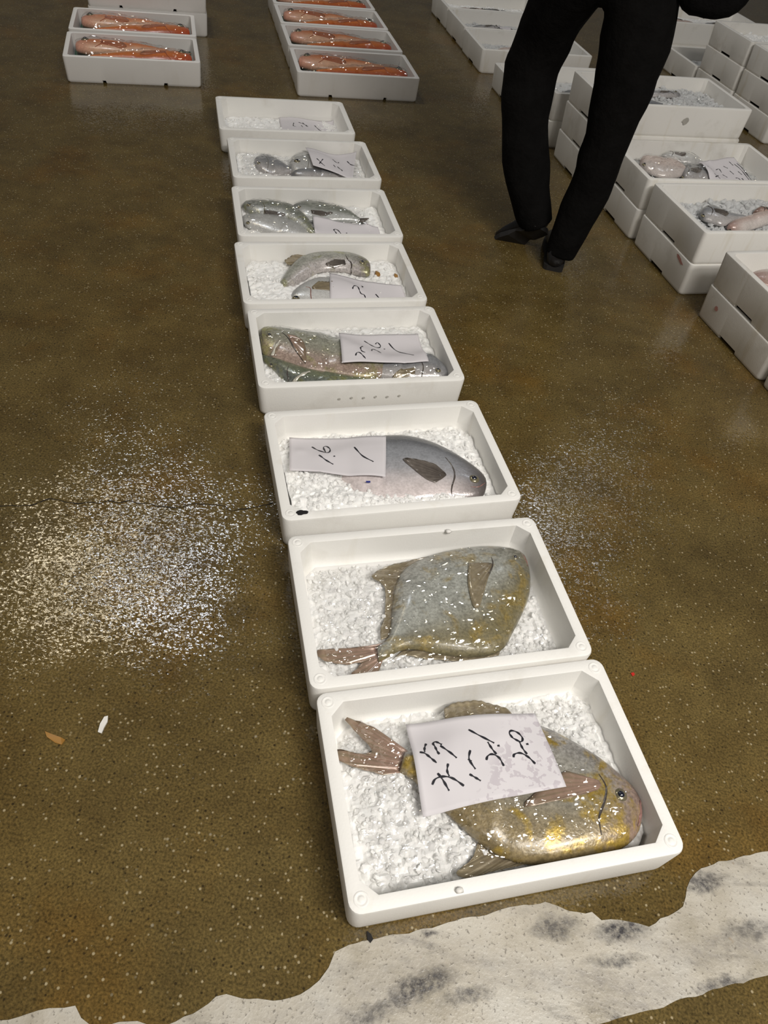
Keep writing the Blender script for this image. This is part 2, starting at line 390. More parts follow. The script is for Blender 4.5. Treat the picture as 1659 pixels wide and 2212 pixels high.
FAM = {'M': dict(r=.020, t=.024, ch=.026, nl=[], ns=[], fl=.018),
       'K': dict(r=.014, t=.022, ch=.010, nl=[(-.145, .016), (.145, .016)], ns=[(-.02, .06)], fl=.022),
       'S': dict(r=.016, t=.021, ch=.012, nl=[], ns=[(0, .10)], fl=.022)}
def box_mesh(k):
    L, W, H = DIM[k]; q = FAM[k]
    lp = loops(L, W, q['r'], q['t'], q['ch'], q['nl'], q['ns']); n = len(lp)
    def sc(p, dx): # inset a point towards the middle
        return (p[0] * (1 - 2 * dx / L), p[1] * (1 - 2 * dx / W))
    V = []; rings = []
    def ring(f):
        rings.append(len(V)); V.extend(f(o, i, fl) for o, i, fl in lp)
    N = .013
    ring(lambda o, i, fl: (*sc(o, .016), N))
    ring(lambda o, i, fl: (*sc(o, .014), N if fl else 0))
    ring(lambda o, i, fl: (*sc(o, .0085), N if fl else 0))
    ring(lambda o, i, fl: (*sc(o, .005), N if fl else .004))
    ring(lambda o, i, fl: (*sc(o, .004), N + .003 if fl else .012))
    ring(lambda o, i, fl: (*sc(o, .0), H - .006))
    ring(lambda o, i, fl: (*sc(o, .0012), H - .0016))
    ring(lambda o, i, fl: (*sc(o, .004), H))
    ring(lambda o, i, fl: (*sc(i, -.003), H))
    ring(lambda o, i, fl: (*sc(i, -.0004), H - .001))
    ring(lambda o, i, fl: (*sc(i, .0), H - .004))
    for k2 in range(4):  # wall leans in, then a fillet into the bottom
        d = (.004, .006, .013, .026)[k2]; z = (q['fl'] + .028, q['fl'] + .014, q['fl'] + .004, q['fl'])[k2]
        ring(lambda o, i, fl, d=d, z=z: (*sc(i, d), z))
    F = []
    for a, b in zip(rings, rings[1:]):
        for j in range(n):
            k2 = (j + 1) % n; F.append((a + j, a + k2, b + k2, b + j))
    F.append(tuple(rings[-1] + j for j in range(n)))
    F.append(tuple(rings[0] + j for j in reversed(range(n))))
    return V, F
BOXMESH = {k: box_mesh(k) for k in DIM}
CONTENT = {}
def add_content(b, verts, faces):
    CONTENT.setdefault(b, []).append((verts, faces))
def sampler(b):
    """height of whatever lies in a box at a local (x, y)"""
    V = []; F = []
    for v, f in CONTENT.get(b, []) + [BOXMESH[BX[b][4]]]:
        o = len(V); V += [Vector(p) for p in v]; F += [tuple(i + o for i in q) for q in f]
    t = BVHTree.FromPolygons(V, F)
    def h(x, y):
        r = t.ray_cast(Vector((x, y, .5)), Vector((0, 0, -1)))
        return r[0].z if r[0] else .02
    return h

def stud_mesh():
    V = []; F = []; n = 20
    prof = [(.0125, .0002), (.0115, .0010), (.0095, .0010), (.0085, .0003), (.0060, .0003), (.0050, .0014), (.0020, .0018), (.0002, .0018)]
    for r, z in prof:
        for i in range(n): V.append((r * math.cos(2 * PI * i / n), r * math.sin(2 * PI * i / n), z))
    for a in range(len(prof) - 1):
        for i in range(n):
            j = (i + 1) % n; F.append((a * n + i, a * n + j, (a + 1) * n + j, (a + 1) * n + i))
    F.append(tuple((len(prof) - 1) * n + i for i in range(n)))
    return V, F
BOXOBJ = {}
_bm = {}
_stud = None
def make_box(b, label, group):
    global _stud
    k = BX[b][4]
    if k not in _bm:
        o = link('foam_box', *BOXMESH[k], M['foam' + k]); fix_normals(o); sharp(o, 40); _bm[k] = o
    else:
        o = _bm[k].copy(); COL.objects.link(o)
    o.matrix_world = frame(b)
    tag(o, label, 'box', group); BOXOBJ[b] = o
    if k == 'M':
        L, W, H = DIM[k]
        for sx in (-1, 1):
            for sy in (-1, 1):
                if _stud is None: _stud = link('corner_stud', *stud_mesh(), M['foamM']); c = _stud
                else: c = _stud.copy(); COL.objects.link(c)
                c.parent = o; c.matrix_parent_inverse = Matrix.Identity(4)
                c.matrix_basis = Matrix.Translation((sx * (L / 2 - .0215), sy * (W / 2 - .0215), H))
    return o

RG = 'open fish boxes in the middle row'
make_box('M1', 'nearest white foam box, by the white floor line, with a brassy fish', RG)
make_box('M2', 'open white foam box with a whole grey disc-shaped fish and no paper note', RG)
make_box('M3', 'white foam box with chipped corner, blue-backed fish and note 1.6 / 1', RG)
make_box('M4', 'white foam box with greenish fish under film and a note with three marks', RG)
make_box('M5', 'white foam box with an arched fish and a note reading 23 / 1', RG)
make_box('M6', 'white foam box with slim dark-backed fish and a note with a 9', RG)
make_box('M7', 'white foam box whose curled note climbs the right-hand wall', RG)
make_box('M8', 'farthest box of the middle row, ice and a flat note but no fish', RG)
KG = 'foam boxes of orange fish'
make_box('A', 'front white foam box of the pair at top left, orange fish inside', KG)
make_box('B', 'rear white foam box of the orange fish pair at top left', KG)
make_box('C', 'blank white foam box on the floor behind the top left orange fish pair', 'plain white boxes at top left')
make_box('C2', 'blank white foam box stacked on another behind the top left orange fish pair', 'plain white boxes at top left')
make_box('D', 'nearest white foam box in the orange fish row at top centre', KG)
make_box('E', 'second white foam box from the front in the orange fish row at top centre', KG)
make_box('F', 'third white foam box from the front in the orange fish row at top centre', KG)
make_box('G', 'farthest orange fish box at top centre, cut by the photo top edge', KG)
SG = 'foam boxes stacked right of the walking person'
make_box('Q1', 'bottom foam box with a red smear, under the box of ice and pink fish', SG)
make_box('Q', 'foam box with loose ice, grey and pink fish on top of its stack at right', SG)
make_box('R1', 'bottom foam box under the box whose note has many scribbled lines', SG)
make_box('R', 'top foam box holding filmed fish and a note with many scribbled lines', SG)
make_box('S1', 'bottom box of the three-high stack behind the right leg of the person', SG)
make_box('S2', 'middle box of the three-high stack behind the right leg of the person', SG)
make_box('S', 'top box, full of grey ice, of the three-high stack by the right leg', SG)
make_box('T31', 'bottom box of the two-high stack seen between the legs of the person', SG)
make_box('T3', 'top box of the two-high stack seen between the legs of the person', SG)
make_box('T2', 'single foam box on the floor peeping out left of the left knee', SG)
UG = 'foam boxes in the row left of the person'
make_box('U1', 'nearest foam box of the row running up beside the left knee of the person', UG)
make_box('U2', 'foam box with a small crumpled note beside the left thigh of the person', UG)
make_box('U3', 'farthest foam box of the row beside the left thigh, cut by the photo top', UG)
make_box('P1', 'bottom foam box with a red dot in the stack at the right photo edge', SG)
make_box('P', 'top foam box with pale pink fish in the stack at the right photo edge', SG)
make_box('O1', 'foam box just showing its corner at the right edge in front of the red-dot stack', SG)
VG = 'tall stacks of foam boxes at top right'
make_box('V11', 'bottom box of the tall three-high stack at top right', VG)
make_box('V12', 'middle box of the tall three-high stack at top right', VG)
make_box('V1', 'top box of the tall three-high stack at top right, ice inside', VG)
make_box('V01', 'bottom box of the nearer three-high stack cut by the right edge at top right', VG)
make_box('V02', 'middle box of the nearer three-high stack cut by the right edge at top right', VG)
make_box('V0', 'top box of the nearer three-high stack cut by the right edge at top right', VG)
make_box('W', 'low single foam box between the right leg and the tall stack at top right', VG)
make_box('X1', 'bottom box of the two-high stack behind the low box at top right', VG)
make_box('X', 'top box of the two-high stack under the dark jacket hem at top right', VG)

# ------------------------------------------------------------------ ice
def ice(b, level, label, n=(56, 36), bumps=.006, chips=0, size=(.006, .013), mat='ice', group='beds of crushed ice', seed=1, skip=None):
    k = BX[b][4]; L, W, H = DIM[k]; q = FAM[k]
    hl, hw = L / 2 - q['t'] - .0075, W / 2 - q['t'] - .0075
    V = []; F = []
    rnd = random.Random(seed)
    nx, ny = n
    def z(x, y):
        e = min(hl - abs(x), hw - abs(y)) / .03
        h = level(x, y) + bumps * noise.noise(Vector((x * 22, y * 22, seed))) + bumps * .7 * noise.noise(Vector((x * 60, y * 60, seed + 5)))
        cell = noise.cell(Vector((x * 95, y * 95, seed)))
        h += (cell - .5) * bumps * .55
        return max(q['fl'] + .004, lerp(h - .008, h, smooth(e)))
    for j in range(ny + 1):
        for i in range(nx + 1):
            x, y = -hl + 2 * hl * i / nx, -hw + 2 * hw * j / ny
            cx = max(0, abs(x) + abs(y) - (hl + hw - q['ch'] * 1.1)) / 2  # follow the chamfered corners
            xs, ys = x - math.copysign(cx, x), y - math.copysign(cx, y)
            V.append((xs, ys, z(x, y)))
    for j in range(ny):
        for i in range(nx):
            a = j * (nx + 1) + i; F.append((a, a + 1, a + nx + 2, a + nx + 1))
    base = [i for i in range(nx + 1)] + [(nx + 1) * (j + 1) - 1 for j in range(1, ny + 1)] + [(nx + 1) * ny + i for i in range(nx - 1, -1, -1)] + [(nx + 1) * j for j in range(ny - 1, 0, -1)]
    lo = []
    for i in base:
        lo.append(len(V)); x, y, _ = V[i]; V.append((x * .93, y * .9, q['fl'] + .0005))
    m = len(base)
    for i in range(m): F.append((base[i], lo[i], lo[(i + 1) % m], base[(i + 1) % m]))
    F.append(tuple(reversed(lo)))
    add_content(b, list(V), list(F))
    ico = [(-.53, 0, .85), (.53, 0, .85), (-.53, 0, -.85), (.53, 0, -.85), (0, .85, .53), (0, .85, -.53), (0, -.85, .53), (0, -.85, -.53), (.85, .53, 0), (-.85, .53, 0), (.85, -.53, 0), (-.85, -.53, 0)]
    icf = [(0, 4, 1), (0, 9, 4), (9, 5, 4), (4, 5, 8), (4, 8, 1), (8, 10, 1), (8, 3, 10), (5, 3, 8), (5, 2, 3), (2, 7, 3), (7, 10, 3), (7, 6, 10), (7, 11, 6), (11, 0, 6), (0, 1, 6), (6, 1, 10), (9, 0, 11), (9, 11, 2), (9, 2, 5), (7, 2, 11)]
    for c in range(chips):
        for _ in range(8):
            x, y = rnd.uniform(-hl + .012, hl - .012), rnd.uniform(-hw + .012, hw - .012)
            if abs(x) + abs(y) > hl + hw - q['ch'] - .02: continue
            if skip is None or not skip(x, y): break
        s = rnd.uniform(*size); R = Matrix.Rotation(rnd.uniform(0, 6), 3, 'Z') @ Matrix.Rotation(rnd.uniform(0, 6), 3, 'X')
        S = Vector((s * rnd.uniform(.7, 1.3), s * rnd.uniform(.6, 1.1), s * rnd.uniform(.45, .8))) * .75
        o = len(V); zc = z(x, y) + s * rnd.uniform(-.35, .16)
        for p in ico:
            j = Vector((p[0] * S.x, p[1] * S.y, p[2] * S.z)) * rnd.uniform(.8, 1.15)
            w = R @ j; V.append((x + w.x, y + w.y, max(zc + w.z, q['fl'] + .001)))
        F.extend(tuple(i + o for i in f) for f in icf)
    o = link('crushed_ice', V, F, M[mat], smooth_=False, mw=frame(b)); fix_normals(o)
    tag(o, label, 'ice', group, 'stuff')
    return z

# ------------------------------------------------------------------ fish
def c3(a, b, t): return tuple(lerp(x, y, t) for x, y in zip(a, b))
STY = {  # back, side, belly, mouth/head tint
 'pomfret': ((.42, .40, .38), (.46, .44, .38), (.33, .25, .12), (.36, .25, .21)),
 'pomfret_pale': ((.44, .44, .40), (.52, .53, .48), (.27, .23, .12), (.20, .19, .14)),
 'blue': ((.075, .08, .09), (.40, .41, .44), (.84, .75, .74), (.11, .095, .09)),
 'green': ((.50, .52, .47), (.50, .50, .40), (.56, .42, .35), (.19, .17, .08)),
 'lowgreen': ((.24, .29, .14), (.26, .29, .19), (.19, .21, .19), (.14, .15, .11)),
 'arch': ((.24, .25, .22), (.50, .50, .44), (.76, .70, .68), (.24, .20, .19)),
 'slim': ((.12, .135, .10), (.30, .32, .27), (.72, .73, .71), (.20, .21, .20)),
 'silver': ((.42, .43, .43), (.66, .66, .64), (.76, .75, .73), (.42, .42, .41)),
 'grey': ((.15, .16, .175), (.34, .35, .37), (.58, .55, .54), (.24, .24, .25)),
 'brown': ((.20, .13, .11), (.36, .22, .18), (.62, .46, .40), (.25, .16, .13)),
 'pink': ((.58, .42, .36), (.74, .58, .52), (.80, .72, .68), (.45, .30, .26)),
 'red': ((.80, .14, .02), (.86, .25, .06), (.90, .54, .36), (.86, .42, .30)),
 'red2': ((.50, .09, .018), (.84, .23, .04), (.90, .40, .14), (.60, .09, .02)),
}
class Fish:
    def __init__(s, b, name, label, group, style, mat, A, B, zc, T, cat='fish', n=44, m=22, prof=None, tilt=0., zt=None):
        s.b = b; s.zc = zc
        EA, EB = resample(A, n), resample(B, n)
        ctr = sum((EA[i] + EB[i] for i in range(n)), Vector((0, 0))) / (2 * n); s.ctr = ctr
        s.root = empty(name, frame(b) @ Matrix.Translation((ctr.x, ctr.y, zc - T * .9)))
        tag(s.root, label, cat, group); s.off = Vector((ctr.x, ctr.y, zc - T * .9))
        st = STY[style]
        V = []; F = []; C = []
        wmax = max((EA[i] - EB[i]).length for i in range(n)) / 2
        s.EA, s.EB, s.T, s.n = EA, EB, T, n
        s.TH = []
        for i in range(n):
            u = i / (n - 1); a, bb = EA[i], EB[i]; mid = (a + bb) / 2; hv = (a - bb) / 2
            th = T * (math.sqrt(clamp(hv.length / wmax)) * .8 + .2 * math.sin(PI * min(1, u * 1.6 + .05)) if u < .6 else math.sqrt(clamp(hv.length / wmax)))
            if i == 0: th *= .35
            zz = zc + (zt(u) if zt else 0); s.TH.append(th)
            for j in range(m):
                t = 2 * PI * j / m; ct, sn = math.cos(t), math.sin(t)
                cc = math.copysign(abs(ct) ** .9, ct)
                p = mid + hv * cc
                V.append(Vector((p.x, p.y, zz + th * sn * (1 if sn > 0 else .7) + tilt * cc * hv.length)))
                v = (1 - ct) / 2                         # 0 back .. 1 belly
                col = c3(st[0], st[1], smooth((v - .08) / .30)) if v < .5 else c3(st[1], st[2], smooth((v - .48) / .35))
                col = c3(st[3], col, smooth((u - .05) / .26))
                C.append(col)
        for i in range(n - 1):
            for j in range(m):
                k = (j + 1) % m; F.append((i * m + j, i * m + k, (i + 1) * m + k, (i + 1) * m + j))
        F.append(tuple(reversed(range(m)))); F.append(tuple((n - 1) * m + j for j in range(m)))
        add_content(b, [tuple(v) for v in V], list(F))
        s.body = link('body', [v - s.off for v in V], F, M[mat], s.root, cols=C); fix_normals(s.body)
    def surf(s, x, y):
        best = None
        for i in range(s.n):
            a, b = s.EA[i], s.EB[i]; mid = (a + b) / 2; hv = (a - b) / 2
            d = Vector((x, y)) - mid; w = hv.length
            if w < 1e-5: continue
            c = d.dot(hv) / (w * w); perp = (d - hv * c).length
            if best is None or perp < best[0]:
                best = (perp, s.zc + s.TH[i] * math.sqrt(max(0, 1 - min(1, abs(c) ** (2 / .9)))))
        return best[1] if best else s.zc
    def fin(s, name, base, tip, mat='fin', z0=None, z1=None, nx=26, ny=7, thick=.0016, wave=.0018, label=None, on=0.):
        """fin membrane with rays from a base line to a tip line; on > 0 lays it on the flank"""
        P, Q = resample(base, nx), resample(tip, nx)
        V = []; C = []; F = []
        for i in range(nx):
            for j in range(ny):
                t = j / (ny - 1); p = P[i].lerp(Q[i], t)
                if on: z = s.surf(p.x, p.y) + on * (.35 + t)
                else: z = lerp(s.zc if z0 is None else z0, s.zc if z1 is None else z1, t)
                z += (wave * math.sin(i * 2.1) * t + .0012 * math.sin(i * .7)) * (.3 if on else 1)
                V.append(Vector((p.x, p.y, z)))
                C.append((clamp(t * .8 + (.35 if i % 3 == 0 else -.1)),) * 3)
        N = len(V)
        for k in range(N): V.append(V[k] - Vector((0, 0, thick))); C.append(C[k])
        for i in range(nx - 1):
            for j in range(ny - 1):
                a, b2, c, d = i * ny + j, i * ny + j + 1, (i + 1) * ny + j + 1, (i + 1) * ny + j
                F.append((a, b2, c, d)); F.append((a + N, d + N, c + N, b2 + N))
        rim = [i * ny for i in range(nx)] + [(nx - 1) * ny + j for j in range(1, ny)] + [i * ny + ny - 1 for i in range(nx - 2, -1, -1)] + [j for j in range(ny - 2, 0, -1)]
        for a, b2 in zip(rim, rim[1:] + rim[:1]): F.append((a, b2, b2 + N, a + N))
        add_content(s.b, [tuple(v) for v in V], list(F))
        o = link(name, [v - s.off for v in V], F, M[mat], s.root, cols=C); fix_normals(o)
        if label: o['label'] = label
        return o
    def eye(s, x, y, r, dz=0., iris='iris'):
        z = s.surf(x, y) + dz
        for nm, rr, hh, mt in (('eye', r, r * .35, iris), ('pupil', r * .66, r * .52, 'eye')):
            V = []; F = []
            for a in range(7):
                ph = a / 6 * PI / 2
                for i in range(18):
                    t = 2 * PI * i / 18; V.append(Vector((x + rr * math.cos(ph) * math.cos(t), y + rr * math.cos(ph) * math.sin(t), z - .003 + (hh + .003) * math.sin(ph))) - s.off)
            for a in range(6):
                for i in range(18):
                    k = (i + 1) % 18; F.append((a * 18 + i, a * 18 + k, (a + 1) * 18 + k, (a + 1) * 18 + i))
            if nm == 'eye':
                e = link(nm, V, F, M[mt], s.root)
            else:
                link(nm, V, F, M[mt], e)
    def ridge(s, name, pts, w, mat, h=.0016):
        """a raised line on the flank: gill cover edge, mouth"""
        P = resample(pts, 24); V = []; F = []
        for i, p in enumerate(P):
            t = (P[min(i + 1, 23)] - P[max(i - 1, 0)]).normalized(); nn = Vector((-t.y, t.x)); ww = w * .6 * (.25 + .75 * math.sin(PI * i / 23))
            for k, (a, z) in enumerate(((-1, -.001), (-.4, h), (.4, h), (1, -.001))):
                q = p + nn * ww * a * .5; V.append(Vector((q.x, q.y, s.surf(q.x, q.y) + z)) - s.off)
        for i in range(23):
            for k in range(3): F.append((i * 4 + k, i * 4 + k + 1, (i + 1) * 4 + k + 1, (i + 1) * 4 + k))
        return link(name, V, F, M[mat], s.root)

# ------------------------------------------------------------------ sheets: notes, film
def drape(h, quad, nx, ny, lift=0.002, cut=None, stiff=30, corner=(0, 0, 0, 0), fn=None):
    """grid over a quad (NL,NR,FR,FL order in local xy) resting on the heights h"""
    a, b, c, d = [Vector(p) for p in quad]
    XY = []; Z = []
    for j in range(ny + 1):
        v = j / ny
        for i in range(nx + 1):
            u = i / nx
            p = a.lerp(b, u).lerp(d.lerp(c, u), v)
            if cut:
                x_, y_ = clamp(p.x, -cut[0], cut[0]), clamp(p.y, -cut[1], cut[1])
                k_ = max(0, abs(x_) + abs(y_) - (cut[0] + cut[1] - cut[2])) / 2
                p = Vector((x_ - math.copysign(k_, x_), y_ - math.copysign(k_, y_)))
            XY.append(p); Z.append(h(p.x, p.y))
    W_ = nx + 1
    base = list(Z)
    for it in range(stiff):
        nz = list(Z)
        for j in range(ny + 1):
            for i in range(W_):
                s = 0; k = 0
                for di, dj in ((1, 0), (-1, 0), (0, 1), (0, -1)):
                    if 0 <= i + di < W_ and 0 <= j + dj <= ny: s += Z[(j + dj) * W_ + i + di]; k += 1
                nz[j * W_ + i] = max(base[j * W_ + i], s / k)
        Z = nz
    V = []
    for j in range(ny + 1):
        for i in range(W_):
            u, v = i / nx, j / ny; p = XY[j * W_ + i]
            z = Z[j * W_ + i] + lift
            cl = (corner[0] * (1 - u) * (1 - v) + corner[1] * u * (1 - v) + corner[2] * u * v + corner[3] * (1 - u) * v)
            z += cl
            if fn: z += fn(u, v)
            V.append((p.x, p.y, z))
    F = [(j * W_ + i, j * W_ + i + 1, (j + 1) * W_ + i + 1, (j + 1) * W_ + i) for j in range(ny) for i in range(nx)]
    return V, F

def solidify(V, F, t):
    n = len(V); top = {}
    from collections import Counter
    ed = Counter()
    for f in F:
        for a, b in zip(f, f[1:] + f[:1]): ed[(a, b)] += 1
    V2 = V + [(x, y, z - t) for x, y, z in V]
    F2 = list(F) + [tuple(reversed([i + n for i in f])) for f in F]
    for (a, b) in ed:
        if (b, a) not in ed: F2.append((b, a, a + n, b + n))
    return V2, F2

def stroke(pts, w, h, V, F, z=.0009):
    P = resample(pts, max(6, 5 * len(pts))) if len(pts) > 1 else None
    if P is None:
        c = Vector(pts[0]); P = [c + Vector((-w * .5, 0)), c + Vector((w * .5, 0))]
    n = len(P); o = len(V)
    for i, p in enumerate(P):
        t = P[min(i + 1, n - 1)] - P[max(i - 1, 0)]
        t = t.normalized() if t.length > 1e-9 else Vector((1, 0))
        nn = Vector((-t.y, t.x)); ww = w * (.72 + .28 * math.sin(i * .9))
        for s in (-1, 1):
            q = p + nn * ww * .5 * s; V.append((q.x, q.y, h(q.x, q.y) + z))
    for i in range(n - 1): F.append((o + 2 * i, o + 2 * i + 1, o + 2 * i + 3, o + 2 * i + 2))

def note(b, quad, strokes, w, label, corner=(0, 0, 0, 0), stained=False, stiff=30, fn=None, n=(28, 18), lift=.002):
    h = sampler(b)
    L, W, H = DIM[BX[b][4]]; g = FAM[BX[b][4]]['t'] + .018
    quad = [(clamp(x, g - L / 2, L / 2 - g), clamp(y, g - W / 2, W / 2 - g)) for x, y in quad]
    V, F = drape(h, quad, *n, lift=lift, stiff=stiff, corner=corner, fn=fn)
    ctr = sum((Vector(v) for v in V), Vector()) / len(V)
    V2, F2 = solidify(V, F, .0005)
    mw = frame(b) @ Matrix.Translation(ctr)
    o = link('paper_note', [Vector(v) - ctr for v in V2], F2, M['paper_st' if stained else 'paper'], mw=mw)
    tag(o, label, 'note', 'handwritten notes in the boxes')
    t = BVHTree.FromPolygons([Vector(v) for v in V], F)
    def hh(x, y):
        r = t.ray_cast(Vector((x, y, .6)), Vector((0, 0, -1))); 
        if r[0]: return r[0].z
        r = t.find_nearest(Vector((x, y, ctr.z))); return r[0].z
    for s in strokes:
        SV = []; SF = []; stroke(s, w, hh, SV, SF)
        k = link('pen_stroke', [Vector(v) - ctr for v in SV], SF, M['ink'], o, smooth_=False)
        k['label'] = 'black pen stroke'
    CONTENT.setdefault(b, []).append((V2, F2))
    return o

def film(b, label, quad=None, seed=1, amp=.004, n=(80, 54), stiff=6, mat='film'):
    k = BX[b][4]; L, W, H = DIM[k]; q = FAM[k]; g = q['t'] + .009
    if quad is None:
        x, y = L / 2 - g, W / 2 - g; quad = [(-x, -y), (x, -y), (x, y), (-x, y)]
    else: quad = [(clamp(px_, g - L / 2, L / 2 - g), clamp(py_, g - W / 2, W / 2 - g)) for px_, py_ in quad]
    h = sampler(b); rnd = random.Random(seed)
    # crumple: creases between random facets
    dirs = [(rnd.uniform(0, 2 * PI), rnd.uniform(30, 85), rnd.uniform(0, 6)) for _ in range(5)]
    def wr(u, v):
        x, y = lerp(quad[0][0], quad[1][0], u), lerp(quad[0][1], quad[3][1], v)
        s = 0
        for a, f, ph in dirs:
            t = (x * math.cos(a) + y * math.sin(a)) * f + ph + 1.3 * noise.noise(Vector((x * 14, y * 14, seed)))
            s += abs(((t / PI) % 2) - 1) / len(dirs)
        s2 = noise.noise(Vector((x * 60, y * 60, seed + 3)))
        e = min(u, 1 - u, v, 1 - v)
        return amp * (1.1 * s + .45 * s2 + .3) - .004 * smooth(1 - e * 14)
    V, F = drape(h, quad, *n, lift=.0015, stiff=stiff, fn=wr, cut=(L / 2 - g - .014, W / 2 - g - .014, q['ch'] * 1.5))
    add_content(b, list(V), list(F))
    o = link('plastic_film', V, F, M[mat], mw=frame(b))
    tag(o, label, 'plastic film', 'clear films over the fish')
    return o

exec_parts = True
# ================================================================== box M1
T8 = (660, 1400, 1.975)
ice('M1', lambda x, y: .046 - .012 * smooth((y - .06) / .09) + .004 * x, 'crushed ice around the brassy fish in the nearest box', (110, 70), .007, 1500, (.004, .011), seed=3)
f = Fish('M1', 'brassy_fish', 'large brassy deep-bodied fish under the stained note in the nearest box', 'deep-bodied fish', 'pomfret', 'pomfret',
  [(0.2602,-0.1027),(0.2662,-0.0778),(0.2612,-0.0528),(0.2461,-0.028),(0.2191,0.0098),(0.1812,0.0472),(0.1365,0.083),(0.0701,0.115),(-0.0051,0.1185),(-0.0676,0.0939),(-0.1088,0.0744),(-0.1383,0.072)],
  [(0.2602,-0.1027),(0.2443,-0.1293),(0.2258,-0.1446),(0.193,-0.1572),(0.1428,-0.1605),(0.0647,-0.1609),(0.0059,-0.1472),(-0.0356,-0.1191),(-0.064,-0.0869),(-0.0916,-0.0481),(-0.1163,-0.0107),(-0.1353,0.018),(-0.1572,0.0367)], .055, .033)
f.fin('tail_fin', [(-0.1314,0.0732),(-0.1428,0.0523),(-0.1552,0.0355)], [(-0.1828,0.1253),(-0.2354,0.156),(-0.2246,0.1281),(-0.1977,0.0832),(-0.2305,0.0828),(-0.2615,0.0965),(-0.2582,0.0713),(-0.1878,0.0349)], 'finpink', .055, .058, nx=40)
f.fin('dorsal_fin', [(0.0916,0.1069),(0.0183,0.1176),(-0.0525,0.0988)], [(0.0791,0.1277),(0.0287,0.1522),(-0.0186,0.1549),(-0.0448,0.1456)], 'fin', .055, .058)
f.fin('anal_fin', [(0.0317,-0.1499),(-0.0203,-0.1277),(-0.0451,-0.0982)], [(0.0052,-0.153),(-0.0368,-0.1535),(-0.0792,-0.1574),(-0.1003,-0.1453),(-0.0689,-0.1292),(-0.0525,-0.1087)], 'fin', .05, .054, nx=34)
f.fin('pectoral_fin', [(0.1913,-0.0447),(0.1925,-0.0528),(0.1835,-0.0608)], [(0.136,-0.0199),(0.0989,-0.0338),(0.0383,-0.0672),(0.0946,-0.0692),(0.1588,-0.0655)], 'finpink', on=.0022, nx=30, label='pink-based pectoral fin')
f.ridge('gill_cover', [(0.1973,-0.0338),(0.2006,-0.0584),(0.1843,-0.0856),(0.166,-0.1074),(0.1609,-0.1348)], .010, 'findark', .0012)
f.eye(*[(0.2229,-0.0748)][0], .013)
f.ridge('mouth', [(0.2588,-0.0874),(0.2504,-0.1093),(0.2353,-0.1297)], .012, 'lip', .002)
film('M1', 'clear film over the brassy fish in the nearest box', [(-0.2809,-0.1641),(0.276,-0.1518),(0.27,0.1455),(-0.2648,0.1521)], 5, .0045, (110, 74))
note('M1', [(-0.1366,-0.0525),(0.1217,-0.0511),(0.1198,0.0989),(-0.1262,0.1239)],
 [[(-0.1175,0.0582),(-0.1096,0.0539),(-0.1023,0.0437),(-0.0938,0.0309)],[(-0.1013,0.0731),(-0.1066,0.0647),(-0.1088,0.0558)],[(-0.0851,0.0452),(-0.0874,0.0516),(-0.0888,0.062),(-0.0899,0.0693),(-0.0843,0.0716),(-0.0755,0.0631)],[(-0.0789,0.0615),(-0.0679,0.0466),(-0.057,0.0318)],[(-0.1095,-0.0041),(-0.1027,0.0035),(-0.089,0.0043),(-0.0732,-0.0021),(-0.0574,-0.0189)],[(-0.0966,0.0122),(-0.0904,-0.0013),(-0.0842,-0.0213)],[(-0.0748,0.0246),(-0.0794,0.0125),(-0.0781,0.0026)],[(-0.0425,-0.001),(-0.0347,-0.008),(-0.0263,-0.0161)],[(-0.0288,0.0417),(-0.0358,0.0256),(-0.0297,0.0058)],[(-0.0372,0.0262),(-0.0332,0.0208)],[(-0.0061,0.018),(-0.0008,0.0253),(0.0088,0.0269),(0.0182,0.0183),(0.0223,0.0027)],[(0.0155,0.0258),(0.0105,0.0388),(0.0073,0.0517)],[(-0.0193,0.0829),(-0.0035,0.0669),(0.0183,0.0475)],[(0.0245,0.0412)]]
 + [[(0.0457,0.016),(0.049,0.0216),(0.0614,0.0224),(0.073,0.0131),(0.0814,-0.0014)],[(0.0728,0.0185),(0.0685,0.0313),(0.0673,0.0438)],[(0.0569,0.0536),(0.054,0.0638),(0.0605,0.0684),(0.071,0.0626),(0.0757,0.0508),(0.0696,0.044),(0.0569,0.0536)],[(0.0803,0.0377)]],
 .0044, 'stained paper note with two columns of writing, lying on the brassy fish', stained=True, corner=(0, .0, .004, .002))

# ================================================================== box M2
ice('M2', lambda x, y: .040 - .016 * smooth((y - .07) / .08) - .010 * smooth((x - .1) / .12), 'crushed ice under the grey disc-shaped fish in the box without note', (110, 70), .007, 1500, (.004, .011), seed=8)
f = Fish('M2', 'disc_shaped_fish', 'whole grey disc-shaped fish lying on ice in the box without a note', 'deep-bodied fish', 'pomfret_pale', 'pomfret2',
  [(0.2516,0.1071),(0.2446,0.123),(0.2304,0.1333),(0.2016,0.143),(0.1578,0.1492),(0.0877,0.147),(0.0156,0.1318),(-0.0373,0.1047),(-0.0658,0.064),(-0.0839,0.0125),(-0.0969,-0.0337),(-0.1113,-0.0691),(-0.1373,-0.0864)],
  [(0.2516,0.1071),(0.2511,0.0754),(0.2411,0.0353),(0.2224,-0.0063),(0.1939,-0.045),(0.1606,-0.0851),(0.1175,-0.1291),(0.0562,-0.1363),(-0.0157,-0.1198),(-0.0598,-0.1019),(-0.0926,-0.1009),(-0.119,-0.1126),(-0.1413,-0.1213)], .05, .032)
f.fin('tail_fin', [(-0.1235,-0.0769),(-0.1318,-0.0957),(-0.132,-0.1185)], [(-0.1569,-0.0804),(-0.2153,-0.0777),(-0.2585,-0.0753),(-0.2515,-0.0963),(-0.2126,-0.1142),(-0.175,-0.114),(-0.1894,-0.1295),(-0.2,-0.141),(-0.1457,-0.143)], 'finpink', .05, .046, nx=40)
